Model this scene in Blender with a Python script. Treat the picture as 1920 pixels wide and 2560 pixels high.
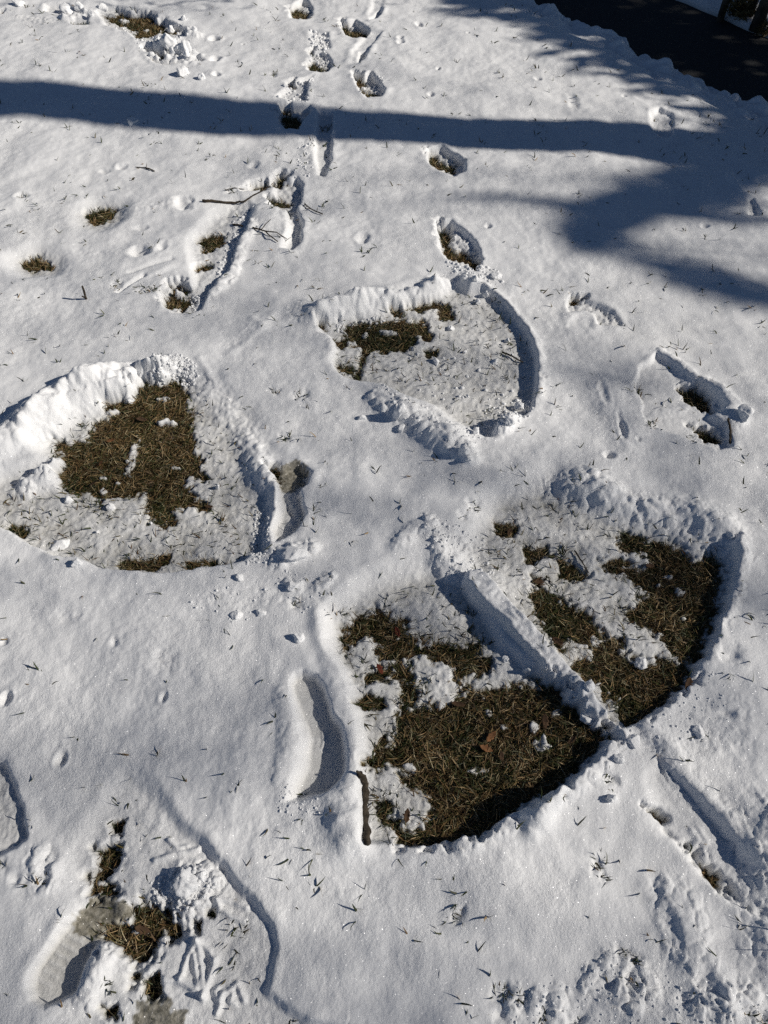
import bpy, bmesh, math, random
import numpy as np

# ------------------------------------------------------------------ camera, sky, sun, exposure
sc = bpy.context.scene
for o in list(bpy.data.objects):
    bpy.data.objects.remove(o)
FPX, PITCH, CAMH = 1850.0, math.radians(54.0), 1.55
cam_d = bpy.data.cameras.new('camera')
cam = bpy.data.objects.new('camera', cam_d)
sc.collection.objects.link(cam)
cam.location = (0, 0, CAMH)
cam.rotation_euler = (math.pi / 2 - PITCH, 0, 0)
cam_d.sensor_fit = 'VERTICAL'
cam_d.sensor_height = 36.0
cam_d.lens = 36.0 * FPX / 2560.0
cam_d.clip_start = 0.02
cam_d.clip_end = 400
sc.camera = cam

SUN_EL = math.radians(33.0)
SUN_SLOPE = 0.115                      # the sun stands to the right and a little behind the camera
_n = math.hypot(1, SUN_SLOPE)
SUN = np.array([math.cos(SUN_EL) / _n, -SUN_SLOPE * math.cos(SUN_EL) / _n, math.sin(SUN_EL)])
world = bpy.data.worlds.new('World')
sc.world = world
world.use_nodes = True
wn = world.node_tree.nodes
sky = wn.new('ShaderNodeTexSky')
sky.sky_type = 'NISHITA'
sky.sun_disc = False
sky.sun_elevation = SUN_EL
sky.sun_rotation = math.atan2(SUN[0], SUN[1])
sky.dust_density = 0.2
sky.ozone_density = 3.0
sky.altitude = 2200
sky.air_density = 0.85
bg = wn['Background']
bg.inputs['Strength'].default_value = 0.05
world.node_tree.links.new(sky.outputs[0], bg.inputs[0])
sl = bpy.data.lights.new('sun', 'SUN')
sl.energy = 5.0
sl.angle = math.radians(0.53)
sl.color = (1.0, 0.945, 0.86)
sun = bpy.data.objects.new('sun', sl)
sc.collection.objects.link(sun)
sun.location = tuple(SUN * 30)
from mathutils import Vector, Matrix
sun.rotation_euler = Vector(SUN).to_track_quat('Z', 'Y').to_euler()
sc.view_settings.view_transform = 'Standard'
sc.view_settings.look = 'None'
sc.view_settings.gamma = 1.0
sc.view_settings.use_curve_mapping = False
sc.view_settings.exposure = -0.32
sc.render.engine = 'CYCLES'
sc.cycles.use_denoising = False
sc.cycles.max_bounces = 5
sc.cycles.diffuse_bounces = 3
sc.cycles.sample_clamp_indirect = 4.0

# ------------------------------------------------------------------ from photo pixels to the ground
SP, CP = math.sin(PITCH), math.cos(PITCH)
def G(px, py, z=0.05):
    """pixel of the 1920x2560 photograph -> the point where its ray meets the level z"""
    dx = (px - 960.0) / FPX
    dy = (1280.0 - py) / FPX
    d = (dx, CP + dy * SP, -SP + dy * CP)
    t = (z - CAMH) / d[2]
    return (d[0] * t, d[1] * t)
# windows of the photograph in which outlines were read off (origin x, origin y, pixels per unit)
TL = {'A': (0, 0, 600 / 1659), 'B': (600, 0, 600 / 1659), 'C': (0, 850, 720 / 1659), 'D': (740, 640, 660 / 1659),
      'E': (1050, 1150, 870 / 1659), 'F': (680, 1480, 1000 / 1659), 'H': (400, 400, 500 / 1659), 'R': (1520, 0, 400 / 1659),
      'S': (0, 0, 1.0)}
for i in range(8):
    TL[str(i + 1)] = ((i % 2) * 960, (i // 2) * 640, 960 / 1659)
def P(t, x, y, z=0.036):
    o = TL[t]
    return G(o[0] + x * o[2], o[1] + y * o[2], z)
def PL(t, pts, z=0.036, w=None):
    out = []
    for p in pts:
        if isinstance(p[0], str):
            q = P(p[0], p[1], p[2], z); e = p[3:]
        else:
            q = P(t, p[0], p[1], z); e = p[2:]
        out.append((q[0], q[1]) + (tuple(e) if e else ((w,) if w is not None else ())))
    return out

# ------------------------------------------------------------------ noise in numpy
_rng = np.random.default_rng(7)
_perm = _rng.permutation(4096)
_ang = _rng.uniform(0, 2 * np.pi, 4096)
_gx, _gy = np.cos(_ang), np.sin(_ang)
def perlin(x, y, seed=0):
    x = x + seed * 17.31; y = y + seed * 9.77
    xi = np.floor(x).astype(np.int64); yi = np.floor(y).astype(np.int64)
    xf = x - xi; yf = y - yi
    u = xf * xf * xf * (xf * (xf * 6 - 15) + 10); v = yf * yf * yf * (yf * (yf * 6 - 15) + 10)
    def g(i, j, a, b):
        h = _perm[(_perm[(i + seed * 131) & 4095] + j) & 4095]
        return _gx[h] * a + _gy[h] * b
    n00 = g(xi, yi, xf, yf); n10 = g(xi + 1, yi, xf - 1, yf)
    n01 = g(xi, yi + 1, xf, yf - 1); n11 = g(xi + 1, yi + 1, xf - 1, yf - 1)
    a = n00 + u * (n10 - n00); b = n01 + u * (n11 - n01)
    return 1.5 * (a + v * (b - a))
def sstep(a, b, x):
    t = np.clip((x - a) / (b - a), 0, 1)
    return t * t * (3 - 2 * t)
def poly_sd(px, py, poly):
    """signed distance (negative inside) and the softness interpolated along the nearest edge"""
    n = len(poly)
    best = np.full(px.shape, 1e9); wv = np.zeros(px.shape); inside = np.zeros(px.shape, bool)
    for i in range(n):
        a = poly[i]; b = poly[(i + 1) % n]
        ex, ey = b[0] - a[0], b[1] - a[1]
        L = ex * ex + ey * ey + 1e-12
        t = np.clip(((px - a[0]) * ex + (py - a[1]) * ey) / L, 0, 1)
        d = (px - a[0] - t * ex) ** 2 + (py - a[1] - t * ey) ** 2
        m = d < best
        best = np.where(m, d, best)
        if len(a) > 2:
            wv = np.where(m, a[2] + t * (b[2] - a[2]), wv)
        c = (a[1] > py) != (b[1] > py)
        if abs(ey) > 1e-12:
            inside ^= c & (px < ex * (py - a[1]) / ey + a[0])
    d = np.sqrt(best)
    return np.where(inside, -d, d), wv
def line_d(px, py, pts):
    """distance to a polyline, with width and height interpolated along it; pts = (x, y, width, height)"""
    best = np.full(px.shape, 1e9); w = np.zeros(px.shape); h = np.zeros(px.shape); side = np.zeros(px.shape)
    for a, b in zip(pts[:-1], pts[1:]):
        ex, ey = b[0] - a[0], b[1] - a[1]
        L = ex * ex + ey * ey + 1e-12
        t = np.clip(((px - a[0]) * ex + (py - a[1]) * ey) / L, 0, 1)
        d = (px - a[0] - t * ex) ** 2 + (py - a[1] - t * ey) ** 2
        m = d < best
        best = np.where(m, d, best)
        w = np.where(m, a[2] + t * (b[2] - a[2]), w); h = np.where(m, a[3] + t * (b[3] - a[3]), h)
        side = np.where(m, np.sign(ex * (py - a[1]) - ey * (px - a[0])), side)
    return np.sqrt(best), w, h, side

# ------------------------------------------------------------------ what was dug, trodden and heaped in the snow
LATE = []     # pressed in after the heaps were there
CUTS = []     # (polygon with softness, floor thickness, floor unevenness, lumpiness)
def cut(t, pts, floor=0.008, amp=0.006, rough=1.0, w=0.014, z=0.036, warp=1.0, late=False):
    # a soft edge was read off at its foot, a sharp one at its upper rim
    out = []
    for p in pts:
        ww = (p[3] if isinstance(p[0], str) else p[2]) if len(p) > (3 if isinstance(p[0], str) else 2) else w
        out += PL(t, [p], .010 if ww >= .04 else z, w)
    (LATE if late else CUTS).append((out, floor, amp, rough, warp))
BANKS = []    # (polyline with width and height, lumpiness)
def bank(t, pts, lump=0.35, z=None):
    BANKS.append((sum([PL(t, [p], .034 + .75 * p[-1]) for p in pts], []), lump))
TUFTS = []    # small spots where blades push through
BARE = []     # polygons where the turf shows
def bare(t, pts, z=0.0, depth=-0.012):
    (BARE if depth < -.0045 else TUFTS).append((PL(t, pts, z if depth < -.0045 else .035), depth))
ISLE = []     # snow left on the turf
def isle(t, x, y, rx, ry, h=0.006):
    c = P(t, x, y, 0.0); a = P(t, x + rx, y, 0.0); b = P(t, x, y + ry, 0.0)
    ISLE.append((c[0], c[1], abs(a[0] - c[0]), abs(b[1] - c[1]), h))
DENTS = []    # small pits: centre, radii, depth
def dent(t, x, y, rx, ry, depth, rot=0.0):
    c = P(t, x, y); a = P(t, x + rx, y); b = P(t, x, y + ry)
    DENTS.append((c[0], c[1], abs(a[0] - c[0]), abs(b[1] - c[1]), depth, rot))
LINES = []    # thin ridges (height > 0) and cracks (height < 0)
def line(t, pts, w=0.004, h=0.004):
    LINES.append([q + (w, h) for q in PL(t, pts)])
ICE = []
def ice(t, pts):
    ICE.append(PL(t, pts, 0.02))
ROUGH = []
def rough(t, pts, amt, w=0.03):
    ROUGH.append((PL(t, pts, 0.04, w), amt))

S_ = 0.035   # a soft edge
# left dug patch
cut('C',
    [(870, 195, .03), (1040, 225, .05), (1110, 300, .11), (1210, 400, .14), (1320, 540, .15), (1410, 660, .13), (1500, 800, .09), (1530, 900, .06), (1520, 1000, .045),
     (1510, 1120, .042), (1505, 1230, .04), (1400, 1265, .02), (1250, 1290, .014), (1100, 1320, .012), (890, 1338, .012), (700, 1322, .012), (560, 1302, .012),
     (440, 1252, .012), (320, 1242, .012), (210, 1192, .012), (120, 1150, .012), (50, 1085, .012), (-60, 1060, .012), (-200, 1000, .02), (-160, 860, .03), (0, 830, .05),
     (130, 800, .05), (250, 760, .05), (340, 690, .04), (290, 640, .05), (240, 600, .05), (300, 490, .05), (390, 380, .05), (540, 350, .05), (690, 270, .05), (790, 205, .04)],
    floor=0.0065, amp=0.0055)
bank('C', [(-160, 640, .06, .04), (0, 530, .055, .055), (110, 450, .055, .066), (230, 345, .055, .074), (360, 250, .055, .076), (500, 175, .058, .08), (640, 150, .055, .08), (800, 135, .05, .075), (910, 110, .035, .066)], .3)
bank('C', [(130, 790, .03, .025), (230, 720, .035, .045), (310, 660, .03, .045), (345, 690, .02, .03)], .6)
bank('C', [(1110, 205, .03, .008), (1230, 290, .03, .010), (1320, 410, .03, .010), (1410, 550, .03, .014), (1470, 650, .035, .034), (1530, 750, .032, .042), (1570, 830, .022, .030), (1555, 950, .018, .010), (1545, 1080, .018, .008), (1545, 1200, .018, .005)], .3)
bare('C', [(820, 240), (900, 250), (1040, 255), (1060, 330), (1050, 400), (1090, 450), (1090, 540), (1120, 640), (1140, 740), (1170, 790), (1060, 800), (1060, 850), (1130, 900), (1100, 940),
           (1000, 960), (1000, 1040), (880, 1040), (860, 960), (850, 880), (740, 890), (640, 900), (560, 920), (530, 880), (420, 860), (330, 800), (360, 720), (360, 640), (310, 605), (400, 600),
           (510, 600), (530, 540), (600, 470), (700, 430), (620, 390), (720, 370), (780, 330), (780, 280)])
isle('C', 765, 660, 32, 110); isle('C', 740, 760, 25, 40); isle('C', 960, 482, 60, 22, .012); isle('C', 590, 800, 30, 16); isle('C', 1010, 742, 40, 14); isle('C', 680, 830, 25, 12); isle('C', 600, 880, 35, 20); isle('C', 740, 330, 30, 14, .014); isle('C', 655, 425, 34, 18, .012); isle('C', 940, 345, 40, 18)
bare('C', [(690, 1295), (760, 1280), (890, 1290), (890, 1330), (780, 1330), (700, 1318)])
bare('C', [(930, 1250), (985, 1245), (970, 1290), (900, 1310)])
bare('C', [(1080, 1290), (1240, 1280), (1230, 1300), (1100, 1318)], depth=-.006)
bare('C', [(60, 1080), (160, 1090), (170, 1130), (130, 1160), (60, 1105)], depth=-.006)
bare('C', [(430, 440), (530, 440), (520, 465), (450, 465)], depth=-.004)
bare('C', [(1090, 945), (1190, 935), (1220, 980), (1180, 1000)], depth=-.005)
bare('C', [(610, 375), (700, 365), (690, 400), (630, 405)], depth=-.005)
rough('C', [(930, 100), (1040, 80), (1130, 130), (1140, 200), (1040, 240), (880, 210)], 3.0)
# upper middle dug patch
cut('D', [(140, 430, .03), (230, 415, .045), (330, 390, .05), (500, 335, .05), (560, 290, .045), (700, 250, .045), (860, 225, .045), (920, 180, .045), (1000, 180, .045), (1090, 190, .03), (1170, 180, .02),
          (1250, 225, .014), (1345, 310, .012), (1430, 415, .012), (1490, 515, .012), (1515, 605, .012), (1520, 720, .012), (1510, 830, .012), (1495, 940, .014), (1440, 990, .02), (1330, 1010, .02),
          (1265, 1070, .015), (1240, 1130, .015), (1190, 1130, .03), (1100, 1090, .04), (1000, 1040, .04), (900, 950, .04), (820, 900, .03), (700, 870, .03), (560, 800, .03), (470, 775, .02),
          (380, 760, .015), (300, 745, .015), (235, 690, .015), (215, 630, .02), (240, 560, .02), (210, 490, .02), (140, 470, .03)], floor=0.0085, amp=0.005)
bank('D', [(40, 330, .04, .012), (120, 310, .038, .045), (250, 275, .038, .052), (380, 220, .036, .062), (520, 190, .034, .058), (650, 175, .032, .052), (780, 155, .03, .052), (870, 125, .028, .052), (915, 135, .025, .025)], .35)
bank('D', [(900, 130, .03, .03), (1000, 110, .03, .025), (1100, 130, .03, .025), (1150, 160, .02, .02), (1250, 215, .016, .009), (1350, 305, .016, .010), (1440, 410, .016, .012), (1500, 510, .016, .012), (1528, 605, .014, .010), (1532, 720, .013, .008), (1525, 830, .012, .005)], .25)
bank('D', [(510, 860, .025, .016), (600, 900, .035, .032), (720, 960, .045, .038), (830, 1020, .05, .043), (950, 1100, .05, .042), (1040, 1180, .04, .038), (1080, 1240, .025, .028)], .5)
bank('D', [(1360, 970, .02, .03), (1330, 1020, .025, .03), (1280, 1080, .02, .02)], .6)
bare('D', [(590, 345), (650, 340), (672, 385), (620, 392)], depth=-.006)
bare('D', [(690, 330), (800, 315), (870, 305), (880, 335), (780, 362), (700, 352)], depth=-.006)
bare('D', [(870, 300), (960, 300), (985, 400), (905, 412)], depth=-.006)
bare('D', [(260, 545), (330, 500), (310, 440), (480, 440), (560, 440), (680, 425), (790, 428), (830, 470), (760, 515), (700, 585), (640, 605), (440, 600), (430, 560), (290, 572)])
isle('D', 580, 488, 70, 14, .010); isle('D', 430, 505, 30, 20); isle('D', 350, 560, 40, 20)
bare('D', [(130, 440), (190, 440), (190, 488), (140, 488)], depth=-.006)
bare('D', [(250, 690), (310, 690), (370, 725), (360, 750), (300, 738)], depth=-.006)
bare('D', [(800, 600), (890, 595), (900, 640), (820, 650)], depth=-.006)
bare('D', [(800, 480), (860, 490), (840, 550), (790, 540)], depth=-.006)
bare('D', [(1180, 930), (1230, 940), (1220, 960), (1190, 955)], depth=-.003)
line('D', [(430, 560), (405, 640), (370, 740)], .01, -.012)
rough('D', [(700, 620), (1100, 560), (1150, 760), (1060, 880), (760, 800)], 1.4)
rough('D', [(180, 330), (330, 300), (350, 400), (250, 420)], 2.0)
rough('D', [(120, 440), (260, 430), (260, 640), (170, 640)], 2.2)
# right dug patch
cut('E', [(420, 230, .10), (640, 150, .09), (860, 175, .07), (1000, 235, .07), (1150, 270, .07), (1250, 330, .07), (1350, 370, .06), (1450, 400, .05), (1515, 430, .02), (1520, 480, .014), (1492, 620, .014),
          (1442, 760, .014), (1385, 900, .02), (1335, 975, .02), (1250, 1082, .014), (1150, 1167, .012), (1060, 1228, .012), (985, 1278, .012), (945, 1290, .012), (830, 1150, .038), (700, 1010, .038),
          (580, 870, .038), (500, 760, .038), (400, 650, .038), (300, 560, .05), (300, 450, .10), (340, 330, .10)], floor=0.0075, amp=0.0065)
bank('E', [(640, 110, .03, .01), (720, 80, .04, .04), (800, 75, .05, .055), (900, 120, .045, .05), (990, 170, .035, .04), (1080, 195, .04, .032), (1200, 215, .045, .035), (1320, 240, .05, .035), (1430, 300, .05, .032), (1500, 370, .04, .025), (1535, 440, .03, .015)], .4)
bank('E', [(1525, 430, .02, .006), (1525, 500, .016, .005), (1500, 620, .016, .004), (1450, 760, .016, .003)], .3)
# the long ridge between the two lower patches
RIDGE = PL('E', [(275, 555, .046, .056), (350, 640, .046, .058), (450, 740, .044, .059), (565, 870, .042, .057), (685, 1000, .040, .055), (805, 1130, .038, .050), (905, 1240, .036, .047), (965, 1310, .032, .045)], 0.055)
bare('E', [(960, 350), (1010, 360), (1060, 400), (1180, 400), (1280, 470), (1420, 480), (1425, 600), (1400, 720), (1350, 850), (1340, 950), (1250, 960), (1190, 880), (1120, 820), (1000, 760),
           (1020, 690), (1080, 640), (1030, 600), (960, 550), (860, 500), (940, 490), (1080, 540), (1090, 480), (960, 420)], depth=-.008)
bare('E', [(740, 990), (820, 940), (850, 840), (930, 870), (960, 950), (1030, 990), (1180, 970), (1290, 1010), (1240, 1080), (1150, 1160), (1070, 1225), (990, 1245), (950, 1170), (880, 1090), (800, 1040)])
bare('E', [(520, 640), (600, 620), (680, 690), (780, 750), (830, 820), (770, 870), (700, 840), (660, 890), (590, 820), (580, 760)])
bare('E', [(500, 430), (600, 420), (590, 470), (540, 510), (500, 490)], depth=-.006)
bare('E', [(640, 470), (720, 500), (790, 550), (770, 590), (700, 570)], depth=-.006)
bare('E', [(530, 555), (590, 575), (570, 612), (545, 590)], depth=-.006)
bare('E', [(360, 300), (470, 315), (440, 372), (360, 372)], depth=-.006)
bare('E', [(325, 405), (380, 405), (370, 430), (340, 425)], depth=-.003)
bare('E', [(230, 200), (290, 195), (280, 228), (240, 230)], depth=-.003)
bare('E', [(190, 255), (220, 255), (220, 280), (195, 282)], depth=-.003)
bare('E', [(950, 800), (1010, 810), (1000, 840), (950, 835)], depth=-.004)
isle('E', 1235, 635, 26, 26); isle('E', 1130, 600, 20, 10); isle('E', 1060, 450, 22, 16); isle('E', 1180, 560, 24, 10); isle('E', 1250, 760, 20, 12)
# lower middle dug patch
cut('F', [(280, 120, .06), (450, 20, .09), (640, -30, .10), (780, 0, .06), (860, 80, .04), (960, 190, .03), (1080, 290, .03), (1200, 380, .03), (1290, 450, .03), (1380, 530, .02), (1440, 570, .012),
          (1340, 690, .010), (1260, 772, .010), (1100, 862, .010), (940, 952, .010), (860, 1002, .010), (720, 1022, .012), (640, 1052, .012), (560, 1057, .012), (515, 1030, .014), (490, 1040, .02),
          (410, 1045, .02), (372, 1040, .014), (365, 900, .014), (358, 745, .022), (362, 640, .030), (350, 480, .032), (315, 330, .034), (275, 200, .05)], floor=0.0070, amp=0.0065)
bare('F', [(540, 480), (600, 500), (680, 480), (760, 460), (830, 420), (900, 440), (1000, 400), (1100, 380), (1200, 400), (1220, 470), (1290, 540), (1390, 560), (1395, 605), (1290, 705), (1180, 800), (1080, 870),
           (930, 950), (850, 1005), (640, 1050), (540, 1040), (540, 990), (640, 990), (700, 900), (640, 820), (560, 760), (480, 720), (370, 710), (440, 660), (510, 640), (530, 560)])
bare('F', [(290, 190), (330, 140), (390, 90), (440, 80), (530, 130), (530, 180), (600, 210), (610, 250), (560, 270), (480, 270), (440, 210), (380, 180), (310, 230)], depth=-.008)
bare('F', [(640, 230), (700, 210), (760, 240), (850, 250), (890, 290), (850, 360), (780, 350), (720, 300), (670, 290)], depth=-.007)
bare('F', [(350, 360), (400, 330), (470, 310), (560, 310), (580, 350), (520, 370), (440, 360), (380, 390)], depth=-.007)
bare('F', [(340, 470), (400, 430), (450, 450), (480, 480), (400, 500)], depth=-.006)
bare('F', [(540, 380), (600, 420), (570, 490), (540, 480)], depth=-.006)
bare('F', [(370, 265), (400, 260), (400, 285), (372, 288)], depth=-.004)
bare('F', [(440, 870), (490, 870), (505, 915), (445, 950)], depth=-.007)
bare('F', [(445, 930), (525, 955), (505, 985), (450, 960)], depth=-.007)
bare('F', [(600, 330), (660, 340), (640, 370), (605, 365)], depth=-.004)
bare('F', [(420, 640), (470, 600), (480, 660), (430, 670)], depth=-.005)
isle('F', 1110, 630, 45, 40); isle('F', 1085, 560, 30, 30); isle('F', 565, 730, 40, 30); isle('F', 1180, 500, 30, 20); isle('F', 860, 740, 60, 22, .002); isle('F', 700, 470, 30, 20); isle('F', 900, 500, 24, 18, .003); isle('F', 960, 560, 24, 16, .002)
# fragment of tall edge beside the stick
bank('F', [(270, 870, .03, .018), (295, 930, .04, .034), (320, 1000, .038, .028)], .1)
bank('F', [(195, 80, .02, .012), (218, 180, .024, .014), (248, 300, .022, .008), (285, 430, .022, .007), (325, 560, .022, .009), (345, 650, .022, .012), (345, 730, .022, .014), (325, 810, .022, .013)], .03)
bank('F', [(1440, 600, .02, .012), (1250, 800, .02, .012), (1000, 940, .02, .012), (800, 1040, .02, .012)], .4)
bank('F', [(1195, 815, .010, .030), (1168, 855, .015, .046), (1125, 900, .021, .050), (1090, 945, .022, .036), (1075, 980, .018, .016)], .06)
# footprint left of it
cut('F', [(90, 335, .012), (130, 322, .012), (185, 340, .012), (220, 400, .012), (250, 480, .012), (290, 560, .012), (310, 640, .012), (305, 740, .012), (275, 795, .012), (200, 845, .02), (110, 870, .03), (60, 870, .03),
          (75, 790, .03), (115, 700, .03), (125, 600, .03), (105, 520, .025), (80, 440, .02), (70, 370, .015)], floor=0.007, amp=0.0016, rough=.5, late=True)
bank('F', [(40, 420, .016, .005), (68, 540, .018, .008), (66, 650, .018, .008), (36, 760, .018, .008)], .15)
line('F', [(130, 520), (145, 575), (140, 640)], .004, .004); line('F', [(205, 565), (212, 600), (200, 635), (175, 635)], .003, .003); line('F', [(165, 590), (185, 588), (185, 610)], .003, .002)
bare('F', [(115, 800), (135, 805), (130, 840), (112, 830)], depth=-.003)
# footprint on the right of the left patch
cut('3', [(1190, 930, .012), (1240, 893, .012), (1300, 890, .012), (1345, 930, .012), (1330, 985, .012), (1300, 1015, .012), (1312, 1060, .012), ('5', 1325, 0, .012), ('5', 1290, 60, .012), ('5', 1230, 110, .014),
          ('5', 1180, 130, .02), ('5', 1165, 60, .02), ('3', 1200, 1090, .02), ('3', 1200, 1010, .014)], floor=0.008, amp=0.002, late=True)
ice('3', [(1200, 925), (1245, 898), (1300, 898), (1330, 930), (1315, 985), (1250, 1020), (1205, 1010)])
bare('3', [(1150, 925), (1200, 925), (1215, 990), (1195, 1000), (1180, 950)], depth=-.006)
bare('3', [(1210, 765), (1250, 770), (1255, 792), (1225, 790)], depth=-.003)
line('5', [(1240, -60), (1235, -30), (1260, -10)], .004, -.004)
# trodden hollow bottom left
cut('7', [(560, 90, .05), (700, 160, .04), (800, 235, .03), (890, 310, .025), (980, 420, .02), (1040, 500, .02), (1120, 580, .02), (1180, 670, .018), (1205, 770, .018), (1180, 880, .018), (1165, 960, .02),
          (1280, 1060, .02), (1340, 1090, .02), (1500, 1110, .03), (1500, 1300, .05), (500, 1300, .05), (420, 1080, .08), (340, 960, .08), (380, 820, .05), (440, 720, .04), (380, 560, .05), (370, 450, .06), (420, 340, .06), (480, 230, .06)],
    floor=0.018, amp=0.005, rough=1.2)
cut('7', [(385, 540, .014), (330, 600, .014), (250, 695, .014), (165, 805, .014), (108, 885, .014), (92, 950, .014), (118, 1010, .014), (185, 1038, .012), (240, 1015, .012), (315, 960, .012), (345, 880, .012), (385, 790, .012),
          (440, 735, .014), (480, 690, .03), (520, 620, .03), (470, 560, .02)], floor=0.005, amp=0.002, rough=.7, late=True)
ice('7', [(380, 560), (300, 660), (330, 730), (420, 730), (470, 690), (560, 650), (580, 600), (500, 560), (420, 540)])
ice('7', [(590, 1010), (720, 1005), (800, 1060), (800, 1130), (580, 1130)])
bank('7', [(440, 800, .02, .022), (385, 900, .022, .026), (345, 985, .02, .020)], .3)
bank('7', [(720, 560, .03, .010), (800, 510, .04, .022), (880, 480, .03, .015)], .7)
bare('7', [(490, 250), (550, 230), (525, 295), (495, 290)], depth=-.006)
bare('7', [(420, 360), (500, 345), (520, 400), (490, 460), (470, 500), (520, 545), (470, 565), (400, 540), (388, 470), (440, 440)])
bare('7', [(600, 620), (680, 590), (740, 640), (780, 720), (740, 755), (700, 720), (665, 780), (635, 850), (590, 900), (595, 830), (560, 780), (480, 760), (430, 720), (520, 700), (560, 660)])
bare('7', [(620, 910), (690, 900), (700, 980), (660, 1012), (630, 970)])
bare('7', [(440, 1030), (510, 1030), (510, 1090), (460, 1075)], depth=-.006)
bare('7', [(435, 930), (470, 920), (465, 950), (440, 950)], depth=-.004)
bare('7', [(845, 660), (880, 660), (870, 720), (845, 715)], depth=-.005)
bare('7', [(895, 620), (935, 615), (930, 650), (900, 648)], depth=-.005)
bare('7', [(980, 690), (1060, 670), (1060, 690), (990, 720)], depth=-.003)
bare('7', [(110, 470), (150, 470), (190, 500), (150, 510)], depth=-.003)
isle('7', 600, 710, 50, 16, .003); isle('7', 440, 500, 24, 16)
for seg in ([(845, 735), (862, 860), (872, 990)], [(845, 735), (900, 790), (920, 835)], [(872, 990), (905, 880), (925, 820)], [(770, 905), (800, 810), (845, 740)], [(770, 905), (850, 960), (872, 990)], [(828, 800), (850, 950)],
            [(930, 560), (945, 605), (1000, 640), (1050, 655)], [(930, 560), (1000, 570), (1060, 600)], [(930, 1060), (960, 980), (1020, 930), (1050, 1000)], [(720, 300), (760, 340), (800, 330)], [(660, 390), (760, 360), (850, 345)],
            [(700, 910), (760, 920), (830, 960)], [(930, 980), (920, 960), (935, 950)], [(940, 1000), (955, 970)], [(1000, 970), (990, 1010), (1010, 1015)]):
    line('7', seg, .0045, .007)
for k in range(9):
    line('7', [(135 + 27 * k, 905 - 38 * k), (190 + 27 * k, 935 - 38 * k)], .0035, .002)
rough('7', [(640, 480), (860, 400), (930, 500), (820, 620), (660, 600)], 2.4)
# footprint cut by the left edge
cut('7', [(-140, -80, .012), (10, -40, .014), (60, 60, .014), (95, 170, .014), (112, 290, .014), (60, 345, .02), (-40, 400, .02), (-160, 300, .02)], floor=0.01, amp=0.003)
bare('7', [(-30, 390), (20, 395), (15, 425), (-30, 430)], depth=-.004)
dent('7', 190, 430, 50, 90, .012); dent('7', 60, 480, 30, 40, .006)
bank('7', [(150, 390, .02, .008), (200, 480, .02, .008)], .5)
# trench and slab right of the lower patch
cut('8', [(1190, -60, .03), (1225, 0, .03), (1330, 100, .03), (1420, 190, .025), (1500, 280, .025), (1570, 370, .03), (1660, 470, .04), (1760, 560, .05), (1760, 740, .05), (1620, 665, .012), (1470, 560, .012), (1370, 460, .012), (1300, 360, .014), (1260, 300, .04), (1215, 240, .05),
          (1240, 160, .06), (1190, 60, .05)], floor=0.020, amp=0.003)
cut('8', [(1190, -40, .03), (1250, 0, .02), (1350, 100, .02), (1430, 190, .02), (1540, 330, .02), (1570, 390, .02), (1530, 410, .03), (1440, 300, .03), (1340, 170, .03), (1240, 60, .03)], floor=0.016, amp=0.003)
bank('8', [('6', 1150, 930, .02, .008), ('6', 1240, 1010, .024, .013), (1310, 20, .024, .013), (1400, 120, .024, .013), (1490, 220, .022, .012), (1570, 320, .02, .010), (1680, 430, .03, .010)], .25)
bare('8', [(1300, 350), (1330, 370), (1400, 450), (1480, 548), (1460, 552), (1380, 478), (1330, 410)], depth=-.005)
bare('8', [(1095, 178), (1150, 185), (1210, 235), (1190, 238), (1120, 200)], depth=-.005)
bare('8', [(945, 20), (1000, 40), (1005, 70), (960, 50)], depth=-.003)
bank('8', [(1760, 300, .08, .03), (1800, 560, .08, .035), (1800, 760, .08, .03)], .3)  # snow bank added outside the view to shade the right edge
line('8', [(1340, 260), (1385, 330)], .006, .004); line('8', [(1365, 245), (1405, 310)], .006, .004)
line('8', [(1300, 350), (1265, 300), (1220, 262)], .006, -.010)
BANKS.append((PL('8', [(1290, 560, .035, .010), (1310, 680, .035, .014), (1350, 800, .035, .014), (1440, 920, .035, .018), (1500, 1040, .035, .014), (1560, 1130, .04, .01)], .06), .3))
dent('8', 1245, 700, 40, 110, .006); dent('8', 1385, 930, 60, 110, .008); dent('8', 1180, 520, 40, 80, .004); dent('8', 1300, 1010, 60, 40, .006)
rough('8', [(850, 850), (1100, 800), (1350, 1000), (1700, 1000), (1700, 1200), (450, 1200), (480, 980), (700, 1000)], 1.35, .05)
for (x, y, r) in ((880, 930, 40), (960, 850, 36), (1030, 880, 30), (1090, 900, 34), (1140, 960, 40), (1000, 1000, 40), (1080, 1030, 34), (560, 1010, 36), (640, 1030, 40), (740, 1010, 40), (1350, 1020, 46), (1470, 1030, 46), (1570, 1000, 44)):
    q = P('8', x, y); e = P('8', x + r, y)
    BANKS.append(([(q[0], q[1], (e[0] - q[0]) * .9, .008), (q[0] + .01, q[1] + .012, (e[0] - q[0]) * .8, .007)], .5))
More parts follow.
